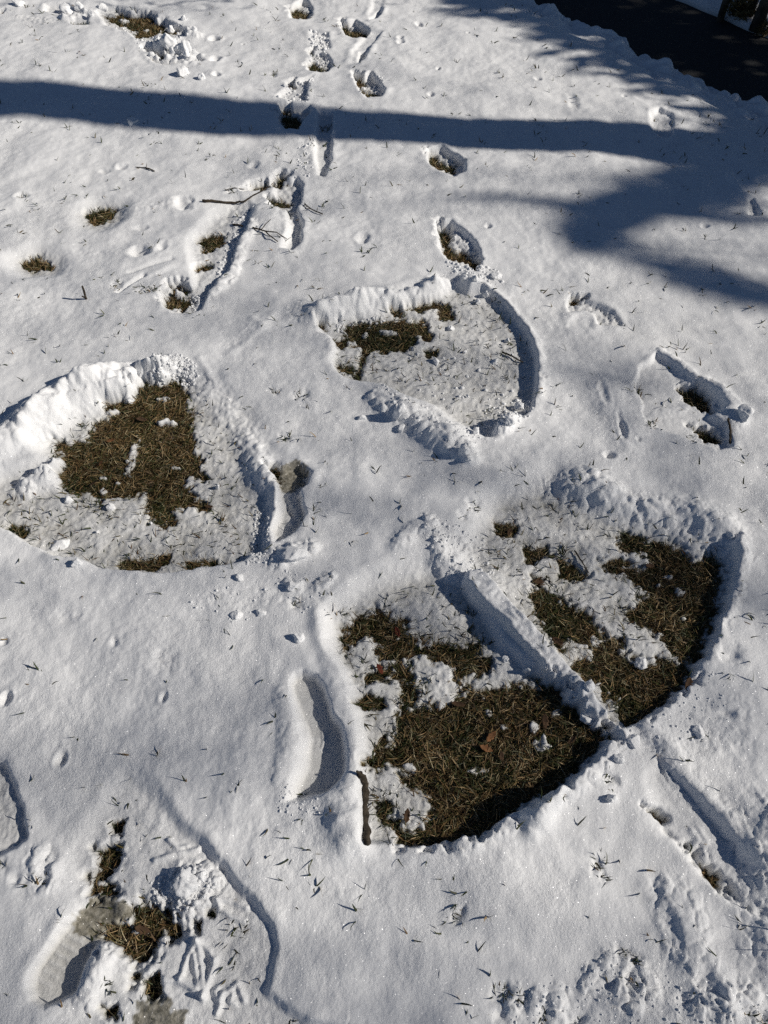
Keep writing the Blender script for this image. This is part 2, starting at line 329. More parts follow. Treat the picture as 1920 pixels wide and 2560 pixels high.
for pts in ([(485, 950), (530, 940), (545, 990), (480, 1000)], [(560, 980), (605, 975), (610, 1000), (570, 1000)], [(675, 1045), (705, 1050), (705, 1106), (675, 1106)], [(1040, 895), (1075, 900), (1085, 940), (1050, 935)], [(1005, 770), (1060, 785), (1050, 808), (1010, 805)],
            [(1070, 810), (1110, 830), (1090, 845), (1065, 828)], [(910, 390), (945, 395), (935, 430), (908, 435)], [(935, 460), (950, 460), (945, 490), (935, 490)], [(300, 630), (340, 615), (330, 660), (290, 660)], [(965, 930), (985, 930), (985, 945), (965, 945)], [(1545, 1040), (1570, 1040), (1570, 1080), (1545, 1080)], [(1600, 1065), (1650, 1075), (1640, 1110), (1600, 1106)],
            [(800, 1085), (860, 1085), (850, 1120), (800, 1120)], [(490, 1050), (520, 1060), (520, 1090), (490, 1085)]):
    bare('8', pts, depth=-.004)
# prints along the upper trail
cut('B', [(345, 35, .015), (400, 0, .012), (430, -20, .012), (480, 0, .012), (503, 40, .012), (498, 90, .012), (462, 118, .012), (400, 122, .012), (340, 105, .015)], floor=.008, amp=.006, rough=2)
bare('B', [(345, 75), (400, 65), (465, 98), (460, 116), (400, 118), (345, 100)], z=.01)
cut('B', [(690, 160, .02), (760, 140, .015), (800, 128, .012), (850, 175, .012), (905, 210, .012), (870, 247, .012), (800, 257, .012), (725, 238, .012)], floor=.008, amp=.006, rough=2)
bare('B', [(690, 165), (730, 190), (790, 215), (870, 235), (860, 248), (800, 252), (728, 234)], z=.01)
cut('B', [(920, -30, .02), (1000, -30, .02), (985, 80, .02), (940, 130, .02), (900, 142, .02), (880, 90, .02), (910, 40, .02)], floor=.026, amp=.004)
cut('B', [(960, 60, .012), (985, 75, .012), (945, 130, .012), (900, 142, .012), (915, 105, .012)], floor=.01, amp=.004)
cut('B', [(900, 205, .02), (990, 215, .015), (905, 320, .015), (868, 400, .012), (820, 432, .012), (750, 432, .02), (770, 350, .02), (800, 310, .02)], floor=.026, amp=.004)
cut('B', [(825, 345, .012), (870, 340, .012), (865, 395, .012), (822, 430, .012), (815, 390, .012)], floor=.008, amp=.004)
cut('B', [(480, 200, .03), (610, 225, .015), (622, 330, .015), (490, 345, .02)], floor=.025, amp=.008, rough=2.5)
cut('B', [(488, 355, .015), (570, 342, .012), (622, 378, .012), (648, 440, .012), (600, 492, .012), (500, 494, .012), (460, 475, .012), (485, 410, .015)], floor=.008, amp=.006, rough=2)
bare('B', [(465, 455), (500, 430), (540, 470), (590, 480), (560, 492), (500, 490), (462, 476)], z=.01)
bare('B', [(480, 370), (510, 350), (505, 400), (485, 410)], z=.01, depth=-.005)
cut('B', [(785, 530, .02), (860, 520, .015), (905, 498, .012), (965, 560, .012), (1004, 620, .012), (978, 670, .012), (880, 675, .012), (825, 635, .014)], floor=.010, amp=.007, rough=2)
bare('B', [(787, 532), (845, 545), (860, 600), (815, 615)], z=.01); bare('B', [(835, 630), (890, 640), (960, 660), (930, 672), (870, 670)], z=.01)
cut('B', [(512, 515, .02), (475, 560, .014), (468, 620, .014), (462, 700, .014), (360, 705, .02), (245, 665, .03), (330, 590, .03), (420, 540, .02)], floor=.018, amp=.006, rough=2)
bare('B', [(330, 590), (375, 575), (380, 620), (335, 630)], z=.01, depth=-.006)
cut('B', [(340, 725, .02), (490, 730, .014), (495, 780, .014), (435, 835, .014), (412, 892, .014), (320, 892, .014), (250, 845, .02), (285, 770, .02)], floor=.012, amp=.006, rough=2)
bare('B', [(258, 805), (330, 785), (430, 850), (405, 888), (320, 885)], z=.01); bare('B', [(285, 770), (350, 760), (340, 790), (290, 795)], z=.01, depth=-.005); bare('B', [(340, 735), (420, 735), (400, 748), (350, 748)], z=.01, depth=-.005)
bare('B', [(560, 830), (610, 835), (620, 880), (570, 870)], z=.01, depth=-.003)
bare('B', [(215, 485), (245, 490), (240, 520), (220, 520)], z=.01, depth=-.003)
cut('1', [(1370, 470, .02), (1445, 480, .015), (1432, 640, .012), (1432, 690, .012), (1402, 762, .012), (1370, 755, .02), (1355, 650, .02)], floor=.014, amp=.003)
rough('1', [(1290, 600), (1360, 560), (1370, 760), (1270, 770)], 1.9); rough('1', [(1340, 480), (1450, 480), (1430, 620), (1350, 640)], 1.6)
cut('H', [(955, 175, .02), (1000, 148, .015), (1090, 150, .015), (1140, 128, .012), (1185, 190, .012), (1185, 300, .012), (1135, 395, .012), (1020, 418, .012), (925, 392, .012), (870, 350, .02), (925, 310, .02)], floor=.010, amp=.006, rough=2)
cut('H', [(1050, 400, .02), (1140, 385, .012), (1188, 520, .012), (1165, 680, .012), (1095, 742, .012), (1000, 722, .03), (1060, 560, .03)], floor=.012, amp=.004)
bare('H', [(955, 190), (1000, 155), (1085, 165), (1000, 250), (940, 255)]); bare('H', [(885, 340), (1000, 365), (1090, 385), (1020, 412), (930, 390)]); bare('H', [(1045, 440), (1100, 470), (1085, 525)], depth=-.005)
bare('H', [(700, 300), (760, 250), (880, 225), (925, 260), (880, 305), (800, 290)], depth=-.005)
bare('H', [(560, 235), (640, 235), (640, 250), (540, 265)], depth=-.003)
cut('H', [(790, 360, .03), (745, 500, .014), (690, 600, .012), (640, 690, .012), (582, 890, .012), (500, 962, .012), (405, 1080, .012), (335, 1225, .012), (240, 1262, .012), (100, 1258, .014), (35, 1205, .02), (100, 1080, .02), (250, 1010, .03), (300, 900, .04),
          (330, 700, .05), (480, 520, .06), (640, 400, .06)], floor=.014, amp=.007, rough=1.7)
bare('H', [(345, 665), (410, 630), (535, 650), (520, 710), (440, 765), (370, 795)]); bare('H', [(320, 895), (420, 885), (435, 922), (295, 952)])
bare('H', [(110, 1080), (170, 1058), (235, 1100), (220, 1150), (150, 1110), (140, 1180), (275, 1210), (240, 1262), (100, 1252), (38, 1200), (55, 1130)])
bare('H', [(450, 600), (530, 590), (540, 640), (440, 640)], depth=-.003)
bank('H', [(760, 520, .02, .008), (700, 640, .02, .010), (600, 900, .02, .012), (430, 1090, .02, .010)], .6)
bank('H', [(850, 400, .05, .014), (880, 480, .06, .016)], .2)
# grass islands and pits left of the trail
cut('1', [(385, 935), (430, 905), (495, 915), (490, 950), (440, 976), (390, 968)], floor=.006, amp=.003, w=.085)
bare('1', [(385, 935), (430, 910), (490, 920), (485, 945), (440, 972), (395, 965)]); dent('1', 790, 875, 45, 35, .02); dent('1', 600, 1085, 45, 30, .02); dent('1', 700, 1068, 22, 24, .010); dent('1', 1570, 1025, 30, 34, .012)
rough('1', [(500, 880), (760, 840), (830, 880), (760, 910), (520, 920)], 1.8); rough('1', [(330, 1050), (560, 1050), (600, 1106), (300, 1106)], 1.8)
cut('3', [(105, 30), (160, 10), (225, 38), (220, 66), (150, 72), (110, 52)], floor=.006, amp=.003, w=.085)
bare('3', [(110, 30), (160, 15), (220, 40), (215, 62), (150, 68), (115, 50)]); bare('3', [(485, 120), (525, 110), (520, 135), (490, 138)], depth=-.003); bare('3', [(590, 150), (680, 130), (680, 145), (600, 160)], depth=-.003)
line('3', [(510, 152), (560, 118), (620, 82)], .006, -.014); line('3', [(560, 70), (640, 40), (740, 10)], .008, -.006)
cut('3', [(520, 160, .02), (620, 95, .012), (760, 40, .02), (830, 40, .03), (800, 110, .03), (700, 150, .03), (580, 165, .02)], floor=.036, amp=.003)
line('3', [(1000, 412), (1060, 372), (1100, 330), (1150, 285), (1180, 245)], .014, .004); line('3', [(860, 440), (880, 470), (912, 525)], .012, .005); line('3', [(1090, 265), (1140, 305)], .014, .004)
rough('3', [(900, 380), (1150, 200), (1200, 300), (1000, 430)], 1.4); rough('3', [(700, 440), (780, 410), (830, 500), (800, 560), (680, 520)], 2.6)
bare('3', [(1270, 590), (1330, 585), (1330, 608), (1280, 606)], depth=-.003); bare('3', [(1160, 570), (1200, 575), (1195, 590)], depth=-.003)
dent('1', 1095, 710, 26, 14, .010); dent('1', 520, 712, 24, 14, .010); dent('1', 445, 728, 22, 12, .008); dent('1', 95, 843, 30, 16, .009); dent('1', 600, 978, 34, 14, .008)
# prints on the right
cut('2', [(1145, 485, .03), (1190, 465, .014), (1255, 490, .012), (1256, 580, .014), (1190, 592, .03), (1150, 550, .03)], floor=.022, amp=.006, rough=1.6)
cut('2', [(188, 650, .02), (250, 628, .015), (300, 660, .012), (356, 692, .012), (350, 742, .012), (300, 764, .012), (240, 742, .014), (190, 705, .014)], floor=.012, amp=.006, rough=2)
bare('2', [(190, 690), (215, 690), (260, 720), (305, 735), (300, 760), (240, 740), (195, 708)])
cut('2', [(1570, 850, .02), (1600, 850, .012), (1632, 905, .012), (1625, 930, .012), (1575, 925, .02)], floor=.018, amp=.003)
line('2', [(1480, 740), (1540, 810), (1590, 860)], .016, .005)
cut('2', [(225, 965, .03), (290, 955, .02), (330, 985, .014), (395, 1035, .014), (420, 1090, .014), ('4', 420, 40, .014), ('4', 400, 66, .014), ('4', 330, 40, .014), ('4', 265, 10, .014), (235, 1060, .02)], floor=.016, amp=.008, rough=2.6)
bare('2', [(235, 990), (268, 1010), (285, 1080), (300, 1106), (262, 1106), (240, 1040)]); bare('4', [(262, -5), (330, 0), (405, 40), (400, 64), (340, 42), (280, 18)])
dent('2', 450, 978, 16, 14, .010); dent('2', 235, 298, 10, 8, .008); dent('2', 1390, 972, 20, 12, .009); dent('2', 820, 430, 26, 40, .006); dent('2', 1180, 310, 40, 34, .02); dent('2', 1040, 408, 12, 8, .006)
cut('4', [(788, 195, .014), (800, 170, .012), (845, 160, .012), (905, 190, .012), (985, 220, .012), (1050, 285, .015), (1000, 290, .02), (925, 285, .02), (905, 235, .02), (860, 225, .02), (800, 232, .014)], floor=.014, amp=.006, rough=2.4)
cut('4', [(785, 300, .012), (800, 265, .02), (850, 252, .02), (905, 270, .02), (900, 300, .02), (840, 314, .014)], floor=.026, amp=.002)
bare('4', [(798, 195), (835, 200), (830, 228), (802, 226)], depth=-.008); bare('4', [(845, 195), (875, 195), (870, 210), (850, 210)], depth=-.006)
cut('4', [(1180, 405, .012), (1265, 465, .012), (1345, 535, .012), (1410, 560, .02), (1440, 600, .014), (1480, 650, .014), (1420, 690, .02), (1485, 725, .014), (1505, 825, .014), (1440, 835, .014), (1340, 792, .014), (1200, 742, .014), (1118, 692, .012), (1113, 610, .012),
          (1083, 550, .012), (1098, 468, .014), (1150, 440, .02)], floor=.020, amp=.003, rough=.8)
bank('4', [(1200, 400, .018, .008), (1280, 455, .02, .014), (1360, 515, .025, .018), (1450, 560, .03, .026), (1500, 620, .03, .022), (1520, 700, .025, .012)], .3)
for k in range(8):
    line('4', [(1130 + 22 * k, 700 - 5 * k), (1190 + 24 * k, 640 - 2 * k), (1230 + 24 * k, 660)], .005, .002)
bare('4', [(1265, 590), (1340, 585), (1405, 640), (1405, 695), (1330, 662)]); bare('4', [(1310, 752), (1400, 765), (1445, 825), (1380, 812)]); bare('4', [(1085, 545), (1110, 560), (1115, 600), (1095, 590)], depth=-.004); bare('4', [(1130, 700), (1190, 735), (1170, 740)], depth=-.003)
ice('4', [(1120, 620), (1250, 620), (1350, 700), (1330, 760), (1200, 735), (1125, 690)]) if False else None
BANKS.append((PL('4', [(985, 540, .05, .010), (1010, 640, .05, .016), (1070, 720, .05, .016), (1085, 800, .04, .008)], .06), .15))
dent('4', 950, 590, 20, 60, .006); dent('4', 1030, 740, 18, 60, .010); dent('4', 975, 855, 26, 16, .012); dent('4', 686, 522, 20, 12, .008); dent('4', 1100, 790, 14, 18, .006)
dent('E', 1490, 925, 60, 60, .010); dent('E', 1470, 1205, 40, 26, .006)
dent('5', 705, 800, 22, 26, .012); dent('5', 255, 1060, 24, 40, .012); dent('5', 490, 560, 26, 26, .006); dent('5', 20, 800, 26, 34, .012); dent('5', 10, 550, 20, 20, .006); dent('5', 280, 440, 60, 40, .005); dent('5', 700, 640, 60, 60, .004)
bank('6', [(200, 50, .02, .008), (235, 120, .02, .011), (235, 200, .018, .009), (310, 275, .018, .006)], .4)
bank('6', [(60, 130, .02, .010), (130, 60, .02, .012), (190, 50, .02, .012)], .4)
rough('6', [(150, 0), (450, 100), (480, 260), (300, 280), (190, 220)], 2.0); rough('6', [(950, 1000), (1200, 880), (1500, 720), (1659, 800), (1659, 1106), (950, 1106)], 1.5)
rough('5', [(780, 320), (1200, 250), (1500, 300), (1450, 430), (1000, 480), (820, 430)], 1.45)
bank('5', [(1200, 200, .022, .014), (1260, 160, .025, .022), (1330, 150, .02, .010)], .6); bank('5', [(1240, 300, .012, .010), (1290, 320, .012, .010)], .6); bank('5', [(1380, 320, .016, .008), (1420, 290, .014, .006)], .6)
bare('5', [(1255, 385), (1300, 380), (1300, 415), (1260, 420)], depth=-.004); bare('5', [(1450, 405), (1490, 420), (1480, 436)], depth=-.003)
for seg in ((640, 1030, 690, 960), (560, 900, 590, 870), (540, 980, 560, 950)):
    pass
# heap and trench top left
cut('A', [(650, 72, .02), (720, 50, .014), (800, 35, .012), (920, 95, .012), (1060, 120, .012), (1190, 150, .012), (1290, 185, .012), (1285, 238, .02), (1200, 255, .02), (1120, 245, .02), (1050, 280, .014), (950, 274, .014), (900, 222, .02), (800, 185, .02), (735, 162, .02), (690, 112, .02)], floor=.010, amp=.006, rough=2)
cut('A', [(1005, 362, .014), (1080, 375, .02), (1200, 355, .02), (1370, 370, .02), (1405, 412, .014), (1250, 424, .012), (1130, 436, .012), (1060, 414, .012)], floor=.010, amp=.005, rough=1.6)
cut('A', [(305, 15, .03), (450, 15, .014), (530, 50, .02), (620, 95, .02), (600, 150, .03), (490, 152, .03), (420, 85, .014), (300, 68, .014)], floor=.016, amp=.006, rough=2)
bare('A', [(735, 130), (800, 140), (840, 105), (900, 130), (960, 130), (1060, 130), (1080, 180), (1150, 190), (1100, 230), (1060, 270), (950, 270), (950, 230), (880, 200), (790, 175)]); bare('A', [(1130, 225), (1240, 230), (1200, 250), (1120, 240)]); bare('A', [(1010, 365), (1060, 375), (1100, 395), (1200, 405), (1240, 418), (1130, 432), (1060, 410)])
bare('A', [(480, 148), (600, 140), (620, 155), (500, 160)], depth=-.003); bare('A', [(-20, 115), (40, 110), (30, 130), (-20, 135)], depth=-.005); bare('A', [(1380, 405), (1405, 405), (1400, 416), (1380, 416)], depth=-.004)
dent('A', 1480, 255, 40, 22, .025); dent('A', 1490, 400, 45, 20, .022); dent('A', 1495, 515, 32, 16, .018)
bank('A', [(1080, 300, .04, .02), (1180, 330, .06, .035), (1290, 360, .05, .025)], .8); bank('A', [(1290, 200, .03, .02), (1340, 225, .03, .015)], .8); bank('A', [(470, 70, .04, .03), (560, 60, .03, .02)], .8)
rough('A', [(60, 50), (400, 90), (420, 150), (250, 150), (60, 120)], 2.2)
isle('A', 860, 160, 40, 12, .012); isle('A', 1010, 215, 30, 10)
for (t, x, y, r) in (('B', 20, 297, 10), ('B', 165, 405, 12), ('B', 1375, 475, 10), ('B', 1110, 270, 26), ('B', 1110, 305, 20), ('B', 1240, 172, 26), ('B', 1320, 650, 26), ('B', 1575, 238, 10), ('2', 150, 105, 18), ('2', 665, 338, 16), ('2', 70, 185, 18)):
    dent(t, x, y, r, r * .6, .012)

# road line: near and far edge of the dark road, lying lower than the lawn
ROADZ = -0.10
RN = [G(1300, -25, -0.02), G(1920, 262, -0.02)]
RF = [P('R', 780, -10, -0.06), P('R', 1659, 345, -0.06)]
_rd = np.array([RN[1][0] - RN[0][0], RN[1][1] - RN[0][1]]); _rd /= np.linalg.norm(_rd)
_rnrm = np.array([-_rd[1], _rd[0]])
if _rnrm[0] < 0:
    _rnrm = -_rnrm
def road_s(x, y):
    return (x - RN[0][0]) * _rnrm[0] + (y - RN[0][1]) * _rnrm[1]
ROADW = float(np.mean([road_s(*p) for p in RF]))
def terrain(x, y):
    s = road_s(x, y)
    t = -0.10 * sstep(-0.35, -0.02, s)
    t = t + 0.07 * sstep(ROADW, ROADW + 0.3, s)
    return t

def sel(px, py, pts, m):
    xs = [p[0] for p in pts]; ys = [p[1] for p in pts]
    return np.nonzero((px > min(xs) - m) & (px < max(xs) + m) & (py > min(ys) - m) & (py < max(ys) + m))[0]
def billow(x, y, f, seed):
    return np.abs(perlin(x * f, y * f, seed)) * 1.6 - 0.4
def blocks(x, y, f, seed):
    """angular clods: every cell has its own height and drops off at its rim"""
    x = x * f; y = y * f
    xi = np.floor(x).astype(np.int64); yi = np.floor(y).astype(np.int64)
    best = np.full(x.shape, 9.0); sec = np.full(x.shape, 9.0); hid = np.zeros(x.shape)
    for a in (-1, 0, 1):
        for b in (-1, 0, 1):
            h = _perm[(_perm[(xi + a + seed * 131) & 4095] + yi + b) & 4095]
            cx = xi + a + (h & 63) / 63.0; cy = yi + b + ((h >> 6) & 63) / 63.0
            d = np.hypot(x - cx, y - cy)
            m = d < best
            sec = np.where(m, best, np.minimum(sec, d))
            hid = np.where(m, ((h * 37) & 255) / 255.0, hid)
            best = np.where(m, d, best)
    return hid * sstep(0.02, 0.28, sec - best) - .25
def dig(x, y, T, R, cuts):
    for poly, fl, amp, rg, warp in cuts:
        i = sel(x, y, poly, 0.18)
        if not len(i):
            continue
        xs, ys = x[i], y[i]
        sd, w = poly_sd(xs, ys, poly)
        wq = np.clip((0.016 / np.maximum(w, 1e-3)) ** 2, .06, 1)
        sd = sd + wq * warp * (0.0045 * perlin(xs * 27, ys * 27, 4) + 0.0016 * perlin(xs * 85, ys * 85, 5))
        kf = .75 * np.clip((w - .03) / .015, 0, 1)
        m = 1 - sstep(-0.75, 0.25, sd / np.maximum(w, 1e-4) - kf)
        F = fl + amp * (0.8 * perlin(xs * 13, ys * 13, 6) + 0.3 * perlin(xs * 42, ys * 42, 7))
        if fl < .0125 and rg > .8:
            F = F + 0.0018 * perlin(xs * 60, ys * 60, 58) + 0.0016 * perlin(xs * 135, ys * 135, 59)
        T[i] = T[i] * (1 - m) + np.minimum(F, T[i]) * m
        R[i] = R[i] * (1 - m) + rg * m
        rim = np.exp(-((sd - 0.012) / 0.014) ** 2) * np.where(w < 0.03, 1, 0)
        T[i] += 0.003 * rim * (0.5 + perlin(xs * 22, ys * 22, 8))
def snow_height(x, y):
    """returns the height of the snow surface, its thickness over the soil and how icy it is"""
    ter = terrain(x, y)
    T = 0.034 + 0.010 * perlin(x * 0.9, y * 0.9, 1) + 0.0095 * perlin(x * 2.7, y * 2.7, 2) + 0.0058 * perlin(x * 7, y * 7, 3) + 0.0027 * perlin(x * 17, y * 17, 21)
    T = np.maximum(T + 0.0009 * perlin(x * 36, y * 36, 41), 0.018)
    R = np.full(x.shape, 0.62) + 0.55 * perlin(x * 1.9, y * 1.9, 15) + 0.25 * perlin(x * 6, y * 6, 45)
    dig(x, y, T, R, CUTS)
    for pts, lump in BANKS:
        i = sel(x, y, pts, 0.3)
        if not len(i):
            continue
        xs, ys = x[i], y[i]
        d, w, h, sd = line_d(xs, ys, pts)
        d = d * (1 + 0.30 * lump * perlin(xs * 9, ys * 9, 9))
        pr = np.exp(-(d / w) ** 2.4)
        lum = 0.84 * (1 + lump * (0.9 * perlin(xs * 11, ys * 11, 10) + 0.6 * billow(xs, ys, 24, 11)) + lump * 0.14 * billow(xs, ys, 60, 12))
        T[i] += h * pr * lum
        slope = pr * (1 - pr) * 4
        T[i] += lump * (slope + .35 * pr) * (0.011 * blocks(xs, ys, 34, 51) + 0.006 * blocks(xs, ys, 75, 52))
        R[i] += pr * lump * 0.9
    # long straight ridge: steep sided, flat topped
    i = sel(x, y, RIDGE, 0.15)
    if len(i):
        xs, ys = x[i], y[i]
        d, w, h, sd = line_d(xs, ys, RIDGE)
        d = d + 0.004 * perlin(xs * 18, ys * 18, 13) + 0.0010 * perlin(xs * 70, ys * 70, 14)
        right = np.where(sd > 0, 1, 0)
        ww = w * np.where(right, 0.85, 1.0)
        pr = 1 - sstep(0.45, 1.0, d / ww)
        top = h * pr * (1 + 0.12 * perlin(xs * 12, ys * 12, 17) + 0.08 * billow(xs, ys, 45, 18))
        T[i] = np.maximum(T[i], top)
    dig(x, y, T, R, LATE)
    for poly, dep in BARE:
        i = sel(x, y, poly, 0.06)
        if not len(i):
            continue
        xs, ys = x[i], y[i]
        sd, _ = poly_sd(xs, ys, poly)
        sz = min(1.0, max(p[1] for p in poly) - min(p[1] for p in poly) + max(p[0] for p in poly) - min(p[0] for p in poly))
        k = min(1.0, sz / 0.22)
        sd = sd + k * (0.017 * perlin(xs * 28, ys * 28, 16) + 0.012 * perlin(xs * 72, ys * 72, 19)) + 0.003 * perlin(xs * 160, ys * 160, 20)
        m = 1 - sstep(-0.016 * k - 0.002, 0.003 + 0.020 * k, sd)
        thinz = sstep(.022, .012, T[i]) if False else 1 - sstep(.012, .022, T[i])
        T[i] = T[i] * (1 - m) + np.minimum(T[i], dep + 0.006 * perlin(xs * 55, ys * 55, 22)) * m
        T[i] += 4 * m * (1 - m) * thinz * (0.0045 * perlin(xs * 62, ys * 62, 56) + 0.0045 * perlin(xs * 135, ys * 135, 57))
    for poly, dep in TUFTS:
        i = sel(x, y, poly, 0.04)
        if not len(i):
            continue
        xs, ys = x[i], y[i]
        sd, _ = poly_sd(xs, ys, poly)
        sd = sd + 0.006 * perlin(xs * 70, ys * 70, 43)
        T[i] *= 1 - 0.22 * (1 - sstep(-0.010, 0.012, sd))
    for cx, cy, rx, ry, h in ISLE:
        i = np.nonzero((np.abs(x - cx) < rx * 2) & (np.abs(y - cy) < ry * 2))[0]
        if not len(i):
            continue
        xs, ys = x[i], y[i]
        r = np.hypot((xs - cx) / rx, (ys - cy) / ry) + 0.5 * perlin(xs * 60, ys * 60, 23) + 0.25 * perlin(xs * 140, ys * 140, 24)
        m = 1 - sstep(0.6, 1.1, r)
        T[i] = np.maximum(T[i], T[i] * (1 - m) + (h + 0.006 * perlin(xs * 70, ys * 70, 25)) * m)
    for cx, cy, rx, ry, dep, rot in DENTS:
        i = np.nonzero((np.abs(x - cx) < rx * 2.5) & (np.abs(y - cy) < ry * 2.5))[0]
        if not len(i):
            continue
        xs, ys = x[i], y[i]
        r = np.hypot((xs - cx) / rx, (ys - cy) / ry) + 0.22 * perlin(xs * 45, ys * 45, 26)
        r = r + 0.25 * perlin(xs * 24, ys * 24, 44)
        T[i] += -dep * .85 * (1 - sstep(0.15, 1.1, r)) + 0.12 * dep * np.exp(-((r - 1.25) / 0.3) ** 2)
        R[i] += 0.8 * (1 - sstep(0.8, 1.2, r))
    for pts in LINES:
        i = sel(x, y, pts, 0.03)
        if not len(i):
            continue
        d, w, h, sd = line_d(x[i], y[i], pts)
        d = d + 0.0015 * perlin(x[i] * 70, y[i] * 70, 27)
        T[i] += h * np.exp(-(d / w) ** 2)
    for poly, amt in ROUGH:
        i = sel(x, y, poly, 0.05)
        if len(i):
            sd, w = poly_sd(x[i], y[i], poly)
            R[i] = np.maximum(R[i], amt * (1 - sstep(-0.04, 0.01, sd)))
    ic = np.zeros(x.shape)
    for poly in ICE:
        i = sel(x, y, poly, 0.05)
        if len(i):
            sd, w = poly_sd(x[i], y[i], poly)
            sd = sd + 0.010 * perlin(x[i] * 40, y[i] * 40, 28) + 0.006 * perlin(x[i] * 130, y[i] * 130, 55)
            ic[i] = np.maximum(ic[i], .9 * (1 - sstep(-0.004, 0.002, sd)))
    # graininess: crumbs where the snow was broken, fine crust elsewhere
    R = np.clip(R, 0.2, 4)
    near = np.exp(-np.maximum(y, 0) * 0.12)
    crumb = np.clip(R - 1.2, 0, 3)
    T += R * (0.0011 * perlin(x * 52, y * 52, 29) + 0.0007 * perlin(x * 118, y * 118, 30)) + near * 0.00045 * perlin(x * 230, y * 230, 31)
    ci = np.nonzero(crumb > .02)[0]
    if len(ci):
        xs, ys = x[ci], y[ci]
        T[ci] += crumb[ci] * (0.0022 * billow(xs, ys, 30, 32) + 0.0042 * blocks(xs, ys, 62, 53) + 0.0024 * blocks(xs, ys, 125, 54))
    # ploughed edge and road
    s = road_s(x, y)
    al = x * _rd[0] + y * _rd[1]
    s2 = s + 0.045 * perlin(al * 3.1, al * 0 + 3.3, 34) + 0.03 * billow(al, al * 0 + 1.7, 8, 35) + 0.006 * perlin(x * 40, y * 40, 36)
    eb = np.exp(-((s2 + 0.10) / 0.12) ** 2)
    T += eb * (0.045 + 0.05 * billow(x, y, 6, 37) + 0.02 * billow(x, y, 15, 38))
    off = sstep(-0.015, 0.03, s2) * (1 - sstep(ROADW - 0.02, ROADW + 0.06, s + 0.03 * perlin(al * 6, s * 6, 39)))
    T = T * (1 - off) - 0.06 * off
    return ter + T, T, ic

